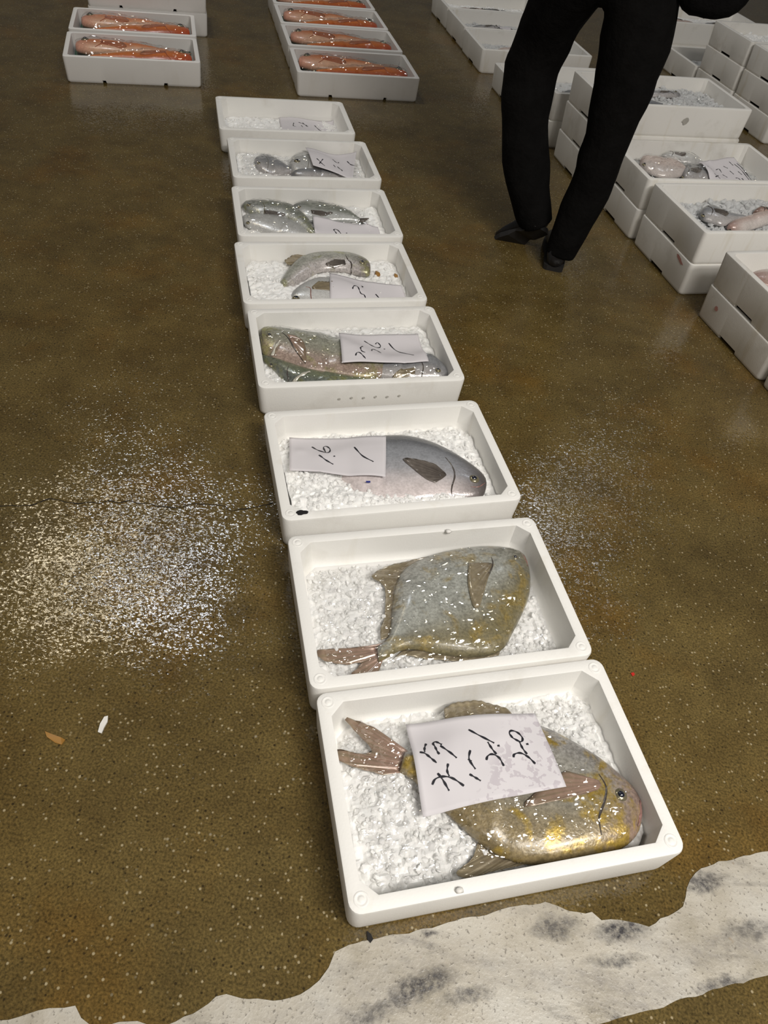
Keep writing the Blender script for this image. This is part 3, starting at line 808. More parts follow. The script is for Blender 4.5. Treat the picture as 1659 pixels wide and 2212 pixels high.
f.fin('dorsal_fin', [(0.0514,0.1395),(-0.0143,0.1185),(-0.0578,0.071),(-0.0802,0.012),(-0.0955,-0.0375),(-0.1058,-0.0646)], [(0.0161,0.1338),(-0.0667,0.1204),(-0.1137,0.0967),(-0.0912,0.0651),(-0.1013,0.0072),(-0.1096,-0.0212),(-0.1208,-0.0414),(-0.1256,-0.0697)], 'fin', .05, .05, nx=44)
f.fin('anal_fin', [(0.1203,-0.1234),(0.0438,-0.1287),(-0.0275,-0.1088),(-0.085,-0.096)], [(0.1113,-0.1368),(0.0407,-0.1395),(-0.0319,-0.1263),(-0.0909,-0.1088),(-0.1153,-0.1183)], 'fin', .046, .046, nx=36)
f.fin('pectoral_fin', [(0.1478,0.0816),(0.1563,0.0766),(0.1494,0.0651)], [(0.1033,0.0847),(0.0867,0.0384),(0.0805,0.0003),(0.08,-0.0342),(0.0954,-0.0309),(0.1213,0.0225)], 'fin', on=.002, nx=32)
f.ridge('gill_cover', [(0.1616,0.0988),(0.1573,0.0744),(0.1307,0.0371),(0.1092,-0.0032),(0.0905,-0.0311)], .012, 'findark', .0012)
f.eye(*[(0.2197,0.0955)][0], .009)
f.ridge('mouth', [(0.2404,0.1129),(0.2465,0.093),(0.2441,0.0702)], .007, 'lip', .0015)
film('M2', 'clear film over the grey disc-shaped fish in the box without a note', [(-0.257,-0.1506),(0.2759,-0.1565),(0.2815,0.1502),(-0.2525,0.1538)], 11, .003, (110, 74))

# ================================================================== box M3
ice('M3', lambda x, y: .050 + .017 * smooth((-y - .045) / .07) * smooth((.21 - x) / .06) + .012 * smooth((-x - .05) / .1) * smooth((.05 - y) / .06) - .012 * smooth((y - .08) / .07), 'crushed ice half covering the blue-backed fish', (110, 70), .007, 1100, (.004, .010), seed=21)
f = Fish('M3', 'blue_backed_fish', 'dark blue-backed fish with a white belly half buried in ice', 'round-bodied fish', 'blue', 'silver',
  [(0.2358,-0.0962),(0.2409,-0.0647),(0.2275,-0.028),(0.1942,0.0221),(0.1513,0.069),(0.1033,0.1009),(0.058,0.1151),(0.0133,0.1151),(-0.0569,0.0952),(-0.1225,0.0704),(-0.186,0.0464)],
  [(0.2358,-0.0962),(0.2182,-0.1255),(0.1861,-0.136),(0.1401,-0.1353),(0.067,-0.1336),(-0.0247,-0.1297),(-0.085,-0.095),(-0.1291,-0.0238),(-0.1924,0.0271)], .05, .034)
f.fin('pectoral_fin', [(0.1296,-0.0612),(0.132,-0.0713),(0.1183,-0.0819)], [(0.1137,-0.0348),(0.0733,-0.012),(0.0361,-0.0041),(0.0518,-0.0406),(0.0756,-0.0772),(0.0976,-0.093)], 'findark', on=.002, nx=28, label='dark pectoral fin')
f.ridge('gill_cover', [(0.1475,-0.0078),(0.1559,-0.0415),(0.153,-0.0758),(0.1352,-0.1122),(0.134,-0.1402)], .010, 'findark', .001)
f.eye(*[(0.2014,-0.0857)][0], .014)
f.ridge('mouth', [(0.2279,-0.0979),(0.2076,-0.1101),(0.186,-0.11)], .006, 'lip', .001)
f.fin('tail_fin', [(-0.1788,0.0482),(-0.1874,0.0266)], [(-0.2163,0.0749),(-0.2112,0.0391),(-0.2315,0.0166)], 'findark', .055, .06)
note('M3', [(-0.2682,-0.0011),(-0.0245,-0.0702),(0.0129,0.0844),(-0.229,0.1382)],
 [[(-0.179,0.085),(-0.1667,0.0642),(-0.1457,0.0448),(-0.1369,0.0592),(-0.1416,0.0787),(-0.1509,0.0755),(-0.1502,0.0488)],[(-0.1688,0.0406),(-0.1555,0.0178),(-0.1399,-0.0006)],[(-0.1326,0.0268)],[(-0.077,0.0531),(-0.0648,0.0122),(-0.0428,-0.0159)]],
 .0044, 'paper note reading 1.6 and 1 over the blue-backed fish', corner=(.004, 0, .002, .003), fn=lambda u, v: .001 + .006 * abs(math.sin(u * PI * 1.6)) * (1 - v))
BT = [(-0.0721,-0.0701),(-0.0615,-0.0713),(-0.0625,-0.0759),(-0.0729,-0.0738)]
tag(link('blue_tag', [(x, y, .080) for x, y in BT] + [(x, y, .0785) for x, y in BT], [(0, 1, 2, 3), (7, 6, 5, 4)] + [(i, i + 4, (i + 1) % 4 + 4, (i + 1) % 4) for i in range(4)], M['blue'], smooth_=False, mw=frame('M3')), 'tiny blue tag under the near edge of the note reading 1.6', 'tag')

# ================================================================== box M4
ice('M4', lambda x, y: .046 + .004 * y / .15, 'crushed ice under the greenish fish with three-mark note', (64, 44), .006, 260, (.005, .011), seed=31)
f = Fish('M4', 'greenish_fish', 'pale greenish fish with brown pectoral fin, head at the left of its box', 'round-bodied fish', 'green', 'green',
  [(-0.2578,0.0964),(-0.2532,0.1326),(-0.2346,0.1487),(-0.1857,0.14),(-0.1337,0.1244),(-0.0778,0.1086),(-0.0245,0.0762),(0.0253,0.0279),(0.0742,-0.0196),(0.118,-0.0503)],
  [(-0.2578,0.0964),(-0.2619,0.0418),(-0.2521,0.0099),(-0.2289,-0.013),(-0.1815,-0.0443),(-0.1406,-0.0665),(-0.0812,-0.0862),(-0.0187,-0.1096),(0.0357,-0.117),(0.1055,-0.0898)], .055, .030)
f.fin('pectoral_fin', [(-0.1843,0.0738),(-0.18,0.0626),(-0.1765,0.0367)], [(-0.1629,0.0651),(-0.1396,0.0286),(-0.1419,-0.0432),(-0.1482,-0.049),(-0.1637,-0.0144)], 'finpink', on=.0022, label='brown pectoral fin')
f.ridge('gill_cover', [(-0.196,0.0861),(-0.1812,0.0529),(-0.1701,0.0078),(-0.1552,-0.0333),(-0.145,-0.0522)], .012, 'findark', .0012)
f.eye(*[(-0.2344,0.0756)][0], .010)
f.ridge('mouth', [(-0.2519,0.1184),(-0.2565,0.0857),(-0.254,0.0469)], .007, 'findark', .001)
f.fin('tail_fin', [(0.1104,-0.0499),(0.098,-0.0894)], [(0.1847,-0.0317),(0.1528,-0.0678),(0.1677,-0.1026)], 'findark', .06, .06)
f = Fish('M4', 'greenish_fish', 'darker olive fish along the near wall, below the pale greenish fish', 'round-bodied fish', 'lowgreen', 'green',
  [(-0.2647,0.0246),(-0.2513,0.0189),(-0.2238,0.0007),(-0.1796,-0.0307),(-0.1386,-0.0549),(-0.0791,-0.0765),(-0.0161,-0.0995),(0.042,-0.109)],
  [(-0.2647,0.0246),(-0.2569,-0.0007),(-0.2356,-0.0415),(-0.2061,-0.0997),(-0.1599,-0.1316),(-0.0885,-0.1362),(-0.0146,-0.1321),(0.036,-0.1205)], .046, .026)
f.ridge('gill_cover', [(-0.1947,-0.062),(-0.2011,-0.0855),(-0.1982,-0.1207)], .008, 'findark', .001)
f.eye(*[(-0.24,-0.0315)][0], .008)
f = Fish('M4', 'dark_fish', 'dark fish with its head at the near right corner, below the three-mark note', 'round-bodied fish', 'grey', 'silver',
  [(0.2714,-0.1112),(0.2658,-0.0736),(0.2468,-0.0248),(0.2269,-0.0089),(0.1769,-0.0179),(0.1242,-0.0248),(0.0717,-0.0346),(0.022,-0.0537)],
  [(0.2714,-0.1112),(0.2434,-0.1279),(0.2045,-0.1285),(0.1516,-0.1253),(0.0997,-0.1191),(0.0574,-0.1045),(0.0174,-0.078)], .052, .028)
f.eye(*[(0.2316,-0.1081)][0], .009)
f.fin('pectoral_fin', [(0.1665,-0.0959),(0.1614,-0.117)], [(0.1236,-0.0996),(0.0713,-0.1327),(0.1182,-0.1235)], 'fin', on=.002)
f.ridge('gill_cover', [(0.1868,-0.0597),(0.1907,-0.0911),(0.1813,-0.1212),(0.1662,-0.1443)], .008, 'findark', .001)
film('M4', 'clear film over the greenish fish and the dark fish', [(-0.2756,-0.1229),(0.2887,-0.1271),(0.2768,0.1554),(-0.2746,0.1751)], 17, .0045, (100, 66))
note('M4', [(-0.0462,-0.0826),(0.2078,-0.0837),(0.2239,0.0978),(-0.0251,0.0975)],
 [[(-0.0029,-0.0547),(0.0033,-0.0414),(0.013,-0.0419),(0.0237,-0.0684)],[(0.0314,0.0079),(0.0203,-0.0107),(0.0195,-0.0309),(0.0291,-0.0364)],[(0.0527,-0.0168),(0.0592,0.0008),(0.071,-0.0016),(0.0805,-0.0213)],[(0.0463,0.0596),(0.066,0.0311),(0.0818,0.0225),(0.0921,0.0351),(0.0864,0.0546),(0.0785,0.045)],[(0.1002,0.0177)],[(0.1212,0.0518),(0.1377,0.0017),(0.1744,-0.0419)]],
 .0044, 'paper note with three handwritten marks on the greenish fish', fn=lambda u, v: .005 * math.sin(u * PI * 1.3 + .5) * (1 - v) * (u < .75))
for pts, wd in (([(172,275),(205,225),(240,195)], .010), ([(335,465),(400,445),(470,425)], .010)):
    P = [(-0.2354,-0.0117),(-0.2202,0.0187),(-0.2053,0.037)] if pts[0][0] == 172 else [(-0.1897,-0.1209),(-0.1654,-0.1107),(-0.139,-0.1005)]
    h = sampler('M4'); V = []; F = []; stroke(P, wd, h, V, F, .004); V, F = solidify(V, F, .0006)
    tag(link('clear_strip', V, F, M['strap'], mw=frame('M4')), 'short clear tape strip on the head of the pale greenish fish' if pts[0][0] == 172 else 'short clear tape strip near the belly of the olive fish', 'tape', 'tape strips on the film')

# ================================================================== box M5
ice('M5', lambda x, y: .046 + .022 * smooth((-x - .06) / .1) * smooth((.09 - y) / .12) + .004 * y / .15, 'crushed ice around the arched fish', (64, 44), .006, 320, (.005, .011), seed=41)
f = Fish('M5', 'arched_fish', 'silvery fish arched along the far wall with its head to the right', 'round-bodied fish', 'arch', 'green',
  [(0.1572,0.0731),(0.1589,0.1014),(0.1486,0.1334),(0.1232,0.1582),(0.0924,0.1728),(0.0369,0.1797),(-0.0164,0.1768),(-0.0583,0.1578),(-0.0924,0.1202),(-0.1205,0.0743),(-0.1412,0.0325),(-0.1603,-0.0111)],
  [(0.1572,0.0731),(0.1481,0.0392),(0.1263,0.0366),(0.0962,0.0493),(0.0667,0.0652),(0.0285,0.0689),(-0.011,0.0634),(-0.0459,0.0427),(-0.0784,0.0135),(-0.1075,-0.0181),(-0.1284,-0.0378),(-0.1464,-0.0601)], .056, .028)
f.fin('dorsal_fin', [(-0.0075,0.1703),(-0.0555,0.1546),(-0.0972,0.1078)], [(-0.0255,0.1814),(-0.0691,0.1739),(-0.104,0.155),(-0.1288,0.1225),(-0.1125,0.0999)], 'fin', .06, .062)
f.fin('tail_fin', [(-0.1572,-0.0112),(-0.1469,-0.0516)], [(-0.1861,-0.0105),(-0.1722,-0.0481),(-0.1796,-0.0872)], 'fin', .058, .058)
f.eye(*[(0.1278,0.0784)][0], .011)
f.ridge('gill_cover', [(0.0787,0.1231),(0.0807,0.0977),(0.0908,0.0726),(0.0824,0.0357)], .010, 'findark', .0012)
f.fin('pectoral_fin', [(0.0701,0.095),(0.0716,0.0762)], [(0.0383,0.0985),(0.0032,0.0801),(0.0304,0.0705)], 'findark', on=.0015)
f = Fish('M5', 'silver_fish', 'fish against the near wall with its head left, beside the note reading 23', 'round-bodied fish', 'silver', 'silver',
  [(-0.1362,-0.0888),(-0.1247,-0.0582),(-0.0953,-0.0218),(-0.0563,0.0124),(-0.0189,0.0295),(0.0268,0.0166),(0.0693,-0.0141),(0.104,-0.0502)],
  [(-0.1362,-0.0888),(-0.1225,-0.1113),(-0.0828,-0.1291),(-0.0294,-0.1364),(0.018,-0.127),(0.0619,-0.1061),(0.0995,-0.0732)], .050, .028)
f.eye(*[(-0.1192,-0.1055)][0], .013)
f.fin('pectoral_fin', [(-0.064,-0.0646),(-0.0644,-0.0777)], [(-0.0394,-0.0335),(0.0065,-0.0374),(0.0019,-0.0834)], 'fin', on=.002)
f.ridge('gill_cover', [(-0.0833,-0.0613),(-0.0698,-0.073),(-0.0732,-0.1067),(-0.0705,-0.1398)], .008, 'lip', .001)
for (x, y), r, lb in (([(0.2422,0.0488)][0], .012, 'olive pebble-like scrap in the right corner of the box with note 23'), ([(0.1782,0.0531)][0], .016, 'brown scrap beside the snout of the arched fish')):
    V = []; F = []
    for a in range(7):
        ph = a / 6 * PI
        for i in range(12):
            t = 2 * PI * i / 12; rr = r * (1 + .2 * math.sin(3 * t + a)); V.append((rr * math.sin(ph) * math.cos(t) * .55, rr * math.sin(ph) * math.sin(t), r * .35 * math.cos(ph)))
    for a in range(6):
        for i in range(12): k = (i + 1) % 12; F.append((a * 12 + i, a * 12 + k, (a + 1) * 12 + k, (a + 1) * 12 + i))
    h = sampler('M5'); tag(link('scrap', V, F, M['leaf'], mw=frame('M5') @ Matrix.Translation((x, y, h(x, y) + r * .3))), lb, 'scrap')
note('M5', [(-0.0187,-0.2098),(0.2532,-0.2198),(0.2448,-0.0221),(0.0101,0.0381)],
 [[(0.0675,-0.0738),(0.0747,-0.0566),(0.0856,-0.0522),(0.0919,-0.0686)],[(0.0889,-0.0599),(0.0938,-0.0831),(0.1044,-0.0851),(0.1071,-0.1034),(0.102,-0.11)],[(0.1057,-0.0328),(0.1101,-0.0317),(0.109,-0.0387),(0.105,-0.0398)],[(0.0798,-0.1318),(0.0941,-0.1216),(0.1075,-0.1327)],[(0.1468,-0.07),(0.1601,-0.1048),(0.1808,-0.1326)]],
 .0044, 'paper note reading 23 and 1 beside the arched fish', corner=(0, 0, .004, 0))

# ================================================================== box M6
ice('M6', lambda x, y: .046 + .003 * y / .15, 'crushed ice under the striped slim fish', (56, 38), .006, 200, (.005, .011), seed=51)
f = Fish('M6', 'slim_fish', 'slim dark-backed fish with its head in the far left corner of its box', 'slim dark-backed fish', 'slim', 'green',
  [(-0.2544,0.1197),(-0.2372,0.1447),(-0.2072,0.1499),(-0.1629,0.1476),(-0.1078,0.1374),(-0.0719,0.1224),(-0.0411,0.067),(-0.0194,0.0047),(-0.0101,-0.0898)],
  [(-0.2544,0.1197),(-0.2389,0.0724),(-0.2058,0.0343),(-0.1557,0.028),(-0.1132,0.0176),(-0.0814,-0.0238),(-0.057,-0.061),(-0.0364,-0.0977),(-0.0204,-0.1121)], .054, .026)
f.eye(*[(-0.2316,0.0926)][0], .010)
f.ridge('gill_cover', [(-0.1825,0.0918),(-0.1777,0.0641),(-0.1849,0.0246),(-0.1977,0.001)], .009, 'iris', .001)
f.fin('pectoral_fin', [(-0.181,0.0482),(-0.1813,0.0247)], [(-0.1472,0.0415),(-0.1051,0.0272),(-0.1499,0.0141)], 'findark', on=.002)
f = Fish('M6', 'slim_fish', 'slim dark-backed fish curving right towards the note with a 9', 'slim dark-backed fish', 'slim', 'silver',
  [(-0.0738,0.1061),(-0.0558,0.1312),(-0.0233,0.149),(0.0079,0.1544),(0.0635,0.1399),(0.1098,0.1151),(0.1456,0.0755),(0.1726,0.0218)],
  [(-0.0738,0.1061),(-0.0612,0.0544),(-0.0401,0.0158),(-0.0051,0.0012),(0.0433,0.0025),(0.0927,0.0078),(0.1343,0.0089),(0.1641,0.0058)], .054, .026)
f.eye(*[(-0.0479,0.0753)][0], .008)
f.fin('pectoral_fin', [(-0.011,0.0461),(-0.0099,0.0264)], [(0.029,0.0395),(0.0685,0.0289),(0.0256,0.0157)], 'findark', on=.002)
f.fin('tail_fin', [(0.1669,0.0216),(0.1622,0.0057)], [(0.2053,0.0227),(0.1856,-0.0015),(0.1927,-0.0248)], 'findark', .06, .06)
f = Fish('M6', 'silver_fish', 'bright silver fish along the near wall of the box with slim fish', 'slim dark-backed fish', 'silver', 'silver',
  [(-0.2657,0.0299),(-0.2406,0.0539),(-0.2041,0.0565),(-0.1534,0.0526),(-0.1035,0.0384),(-0.0646,-0.0071),(-0.0352,-0.0632),(-0.0157,-0.1073)],
  [(-0.2657,0.0299),(-0.2534,-0.023),(-0.2138,-0.0593),(-0.1669,-0.0879),(-0.1125,-0.1088),(-0.0643,-0.1226),(-0.0218,-0.1256)], .048, .024)
f.eye(*[(-0.244,-0.0217)][0], .008)
film('M6', 'clear film over the slim dark-backed fish', [(-0.2671,-0.0979),(0.1512,-0.1069),(0.219,0.1704),(-0.2736,0.1691)], 23, .0045, (80, 50))
note('M6', [(-0.0202,-0.1801),(0.2279,-0.1967),(0.2315,-0.0242),(-0.0074,0.0123)],
 [[(0.086,-0.0982),(0.0691,-0.0896),(0.0607,-0.0687),(0.0599,-0.0597),(0.0686,-0.0579),(0.0788,-0.0743),(0.0874,-0.1004),(0.0982,-0.1128)],[(0.104,-0.0776)],[(0.1348,-0.0807),(0.1459,-0.1119)]],
 .0044, 'paper note with a 9 over the slim dark-backed fish')

# ================================================================== box M7
ice('M7', lambda x, y: .046 + .010 * smooth((-x - .05) / .12), 'crushed ice with grey fish under the curled note', (56, 38), .006, 220, (.005, .011), seed=61)
f = Fish('M7', 'silver_fish', 'silver fish with a glinting eye left of the curled note', 'fish under the curled note', 'silver', 'silver',
  [(-0.0515,0.0222),(-0.0398,0.0746),(-0.0163,0.1158),(0.0128,0.1402),(0.0508,0.1429),(0.0913,0.1098),(0.1263,0.0679),(0.1557,0.0176)],
  [(-0.0515,0.0222),(-0.0484,-0.0282),(-0.0309,-0.0604),(0.0036,-0.0708),(0.0483,-0.0602),(0.0904,-0.0454),(0.1514,-0.0083)], .054, .028)
f.eye(*[(-0.0213,0.0145)][0], .014)
f.ridge('gill_cover', [(0.024,0.0739),(0.0262,0.0218),(0.0144,-0.0383),(-0.0048,-0.0891)], .004, 'iris', .0008)
f = Fish('M7', 'grey_fish', 'blue-grey fish at the left of the box with the curled note', 'fish under the curled note', 'grey', 'silver',
  [(-0.1939,0.0362),(-0.1804,0.0886),(-0.152,0.1212),(-0.1193,0.119),(-0.0907,0.0771),(-0.0661,0.0356),(-0.042,-0.0054)],
  [(-0.1939,0.0362),(-0.1886,-0.0055),(-0.1675,-0.0457),(-0.1346,-0.0684),(-0.0991,-0.0665),(-0.0691,-0.0526),(-0.045,-0.0306)], .050, .026)
f.eye(*[(-0.1749,0.0069)][0], .008)
f.ridge('gill_cover', [(-0.1409,0.0647),(-0.137,0.0136),(-0.1455,-0.0372),(-0.1583,-0.079)], .004, 'iris', .0008)
f = Fish('M7', 'grey_fish', 'grey fish along the near wall under the curled note', 'fish under the curled note', 'grey', 'silver',
  [(-0.0556,-0.0596),(-0.0297,-0.0234),(0.0159,-0.0074),(0.0598,-0.0075),(0.1091,-0.0216),(0.1609,-0.0439)],
  [(-0.0556,-0.0596),(-0.0376,-0.0872),(0.0034,-0.1014),(0.046,-0.1033),(0.0975,-0.0967),(0.1559,-0.0733)], .050, .026)
f.eye(*[(-0.0387,-0.0927)][0], .007)
film('M7', 'clear film over the silver fish and the blue-grey fish', None, 37, .004, (70, 46))
note('M7', [(0.0344,-0.0473),(0.1848,-0.116),(0.2915,0.2341),(0.029,0.1369)],
 [[(0.0578,0.0142),(0.0712,-0.0191),(0.0827,-0.0395)],[(0.0626,-0.0281),(0.0837,0.0159)],[(0.1288,0.045),(0.1358,0.0193),(0.1478,0.0201),(0.1537,0.0379)],[(0.1228,-0.0159),(0.1275,-0.0326)],[(0.1381,-0.0234),(0.1517,-0.0631)],[(0.1926,0.0581),(0.202,0.0149),(0.2199,-0.0098)]],
 .0044, 'curled paper note standing against the right-hand wall of its box', fn=lambda u, v: .075 * max(0, u - .5) ** 2 + .008 * (1 - u) ** 2)

# ================================================================== box M8
ice('M8', lambda x, y: .030 + .014 * smooth((-y + .06) / .12) - .010 * smooth((x - .05) / .1), 'crushed ice with a flat note and no fish in the farthest middle box', (56, 38), .006, 320, (.005, .012), seed=71)
note('M8', [(-0.0155,-0.0526),(0.2203,-0.0377),(0.2516,0.1543),(-0.007,0.1506)],
 [[(0.0518,0.0721),(0.0451,0.0328),(0.054,0.0173)],[(0.075,0.0858),(0.0997,0.075)],[(0.0838,0.0511),(0.0878,0.0317)],[(0.1076,0.0691),(0.1144,0.0543)],[(0.0937,0.09),(0.11,0.0538)],[(0.1485,0.0824),(0.1637,0.034),(0.1781,0.0135)]],
 .0044, 'flat paper note on bare ice in the farthest box of the middle row', fn=lambda u, v: .004 * math.sin(u * 5))
# ================================================================== orange fish boxes
def orange_box(b, la, lb, lf, seed, flip=False):
    rnd = random.Random(seed)
    k = BX[b][4]; L, W, H = DIM[k]
    # green sheet lining the bottom with its edges turned up
    V = []; F = []; nx, ny = 40, 26; hl, hw = L / 2 - .036, W / 2 - .036
    for j in range(ny + 1):
        for i in range(nx + 1):
            x, y = lerp(-hl, hl, i / nx), lerp(-hw, hw, j / ny)
            e = max(abs(x) / hl, abs(y) / hw)
            V.append((x, y, .030 + .030 * smooth((e - .80) / .2) + .004 * noise.noise(Vector((x * 18, y * 18, seed)))))
    for j in range(ny):
        for i in range(nx): a = j * (nx + 1) + i; F.append((a, a + 1, a + nx + 2, a + nx + 1))
    V, F = solidify(V, F, .0006); add_content(b, V, F)
    o = link('green_sheet', V, F, M['green_sheet'], mw=frame(b)); tag(o, 'green sheet lining the ' + lf, 'sheet', 'green lining sheets')
    def tr(pts, dx, dy, a):
        c, s = math.cos(a), math.sin(a)
        return [(x * c - y * s + dx, x * s + y * c + dy) for x, y in pts]
    A1 = [(-.272,.055),(-.262,.095),(-.215,.128),(-.10,.132),(.03,.105),(.14,.062),(.20,.035)]
    B1 = [(-.272,.055),(-.262,.01),(-.20,-.022),(-.10,-.025),(.02,-.012),(.13,.006),(.20,.008)]
    A2 = [(.274,-.060),(.262,-.02),(.215,.005),(.10,.008),(-.02,-.025),(-.14,-.065),(-.20,-.085)]
    B2 = [(.274,-.060),(.265,-.10),(.21,-.138),(.10,-.140),(-.02,-.128),(-.14,-.115),(-.20,-.110)]
    for kk, (A, B, lab, st, sg, zc) in enumerate(((A1, B1, la, 'red', 1, .078), (B2, A2, lb, 'red2', -1, .081))):
        da = rnd.uniform(-.05, .05); dx = rnd.uniform(-.008, .008); dy = rnd.uniform(-.006, .006)
        A, B = tr(A, dx, dy, da), tr(B, dx, dy, da)
        f = Fish(b, 'orange_fish', lab, 'orange fish in pairs', st, 'red', A, B, zc, .036, n=36, m=20)
        T = lambda pts: tr(pts, dx, dy, da)
        if sg == 1:
            f.fin('tail_fin', T([(.19,.037),(.19,.006)]), T([(.275,.065),(.245,.015),(.275,-.03)]), 'finred', zc, zc)
            f.fin('pectoral_fin', T([(-.15,.05),(-.15,.02)]), T([(-.05,.06),(-.03,.02),(-.06,.0)]), 'finred', on=.002)
            f.fin('dorsal_fin', T([(-.12,.125),(0,.108),(.08,.08)]), T([(-.10,.150),(.02,.140),(.10,.09)]), 'finred', zc, zc + .01)
            f.eye(*T([(-.225,.075)])[0], .019); f.ridge('gill_cover', T([(-.165,.115),(-.145,.07),(-.150,.02),(-.175,-.005)]), .012, 'finred', .0015)
        else:
            f.fin('tail_fin', T([(-.19,-.085),(-.19,-.110)]), T([(-.272,-.055),(-.245,-.10),(-.272,-.135)]), 'finred', zc, zc - .012)
            f.fin('pectoral_fin', T([(.15,-.05),(.15,-.08)]), T([(.05,-.05),(.03,-.09),(.06,-.10)]), 'finred', on=.002)
            f.eye(*T([(.228,-.045)])[0], .019); f.ridge('gill_cover', T([(.17,-.005),(.15,-.05),(.155,-.10),(.175,-.13)]), .012, 'finred', .0015)
    film(b, 'crinkled clear film over the ' + lf, None, seed, .0095, (90, 56), 10, mat='film2')
orange_box('A', 'pinkish orange fish by the far wall of the front box at top left', 'orange fish by the near wall of the front box at top left', 'front orange fish box at top left', 3)
orange_box('B', 'pinkish orange fish by the far wall of the rear box at top left', 'orange fish by the near wall of the rear box at top left', 'rear orange fish box at top left', 5)
orange_box('D', 'orange fish by the far wall of the nearest box at top centre', 'orange fish by the near wall of the nearest box at top centre', 'nearest orange fish box at top centre', 7)
orange_box('E', 'orange fish by the far wall of the second box at top centre', 'orange fish by the near wall of the second box at top centre', 'second orange fish box at top centre', 11)
orange_box('F', 'orange fish by the far wall of the third box at top centre', 'orange fish by the near wall of the third box at top centre', 'third orange fish box at top centre', 13)
orange_box('G', 'orange fish by the far wall of the farthest box at top centre', 'orange fish by the near wall of the farthest box at top centre', 'farthest orange fish box at top centre', 17)

# ================================================================== boxes right of the person
def plain_fish(b, cx, cy, a, ln, dp, style, mat, name, label, zc=.075, T=None, fin='findark', group='small fish in the boxes at right', eye=True):
    """a fish of its own size at a local place; a = direction of the head"""
    c, s = math.cos(a), math.sin(a)
    tr = lambda pts: [(cx + (x * c - y * s) * ln, cy + (x * s + y * c) * ln) for x, y in pts]
    d = dp / ln
    A = tr([(.5, 0), (.46, .24 * d), (.34, .43 * d), (.12, .52 * d), (-.12, .44 * d), (-.28, .24 * d), (-.38, .11 * d)])
    B = tr([(.5, 0), (.46, -.22 * d), (.34, -.40 * d), (.12, -.50 * d), (-.12, -.40 * d), (-.28, -.20 * d), (-.38, -.10 * d)])
    f = Fish(b, name, label, group, style, mat, A, B, zc, T or dp * .27, n=30, m=18)
    f.fin('tail_fin', tr([(-.36, .11 * d), (-.36, -.10 * d)]), tr([(-.52, .34 * d), (-.44, 0), (-.52, -.34 * d)]), fin, zc, zc - .004, nx=14, ny=4)
    f.fin('dorsal_fin', tr([(.25, .45 * d), (.05, .50 * d), (-.15, .40 * d)]), tr([(.18, .66 * d), (0, .70 * d), (-.22, .52 * d)]), fin, zc, zc, nx=14, ny=4)
    f.fin('pectoral_fin', tr([(.22, .02 * d), (.22, -.12 * d)]), tr([(.08, .05 * d), (.02, -.1 * d), (.08, -.2 * d)]), fin, on=.0018, nx=12, ny=4)
    if eye: f.eye(*tr([(.40, .09 * d)])[0], .065 * dp + .003)
    f.ridge('gill_cover', tr([(.28, .34 * d), (.25, .1 * d), (.26, -.12 * d), (.30, -.32 * d)]), .008, 'findark', .001)
    return f
def ridge_fish(b, name, label, group, style, mat, A, B, zc, T, eye=None, er=.010):
    f = Fish(b, name, label, group, style, mat, A, B, zc, T, n=34, m=18)
    if eye: f.eye(*eye, er)
    e0, e1 = (f.EA[-1], f.EB[-1]); d = ((e0 + e1) / 2 - (f.EA[-6] + f.EB[-6]) / 2).normalized(); nn = (e0 - e1) * .7
    m = (e0 + e1) / 2
    f.fin('tail_fin', [e0, e1], [m + d * .05 + nn * 1.6, m + d * .025, m + d * .05 - nn * 1.6], 'findark', zc, zc, nx=14, ny=4)
    if style == 'pink': return f
    g0, g1 = f.EA[9].lerp(f.EB[9], .12), f.EA[9].lerp(f.EB[9], .85); g2 = f.EA[11].lerp(f.EB[11], .5)
    f.ridge('gill_cover', [g0, g2, g1], .009, 'findark', .001)
    p0, p1 = f.EA[12].lerp(f.EB[12], .45), f.EA[12].lerp(f.EB[12], .65)
    f.fin('pectoral_fin', [p0, p1], [f.EA[18].lerp(f.EB[18], .4), f.EA[20].lerp(f.EB[20], .6), f.EA[17].lerp(f.EB[17], .75)], 'findark', on=.002, nx=14, ny=4)
    return f
GR = 'fish in the stacked boxes at right'
TQ = (1340, 300, 5.2)
ice('R', lambda x, y: .056, 'ice under the filmed fish by the note of scribbled lines', (50, 32), .006, 160, seed=81, mat='icegrey')
ridge_fish('R', 'pink_fish', 'pale pink fish under film at the left of the box with the scribbled note', GR, 'pink', 'wet',
  [(-0.2218,0.0968),(-0.1939,0.1253),(-0.158,0.1304),(-0.1147,0.1243),(-0.0706,0.1112),(-0.05,0.077),(-0.0453,0.0293)],
  [(-0.2218,0.0968),(-0.2387,0.0307),(-0.2302,-0.0196),(-0.2013,-0.0513),(-0.1556,-0.0572),(-0.1136,-0.0466),(-0.0751,-0.0278)], .072, .030, [(-0.2346,0.0348)][0], .010)
ridge_fish('R', 'dark_fish', 'blue-black fish beside the left edge of the scribbled note', GR, 'grey', 'silver',
  [(-0.0921,-0.0287),(-0.0519,0.0246),(-0.0055,0.0491),(0.029,0.0424),(0.0397,-0.0002),(0.043,-0.0551)],
  [(-0.0921,-0.0287),(-0.0974,-0.0707),(-0.075,-0.0901),(-0.0352,-0.0923),(-0.0014,-0.0906),(0.0288,-0.0809)], .070, .028, [(-0.096,-0.0545)][0], .008)
ridge_fish('R', 'grey_fish', 'grey fish by the far wall behind the pale pink filmed fish', GR, 'silver', 'silver',
  [(-0.0979,0.1498),(-0.0617,0.1797),(-0.0123,0.1925),(0.0278,0.1861),(0.0553,0.1558),(0.0695,0.1096)],
  [(-0.0979,0.1498),(-0.0834,0.1193),(-0.049,0.1037),(-0.0122,0.0927),(0.027,0.0863),(0.0605,0.0929)], .068, .026, [(-0.097,0.1177)][0], .007)
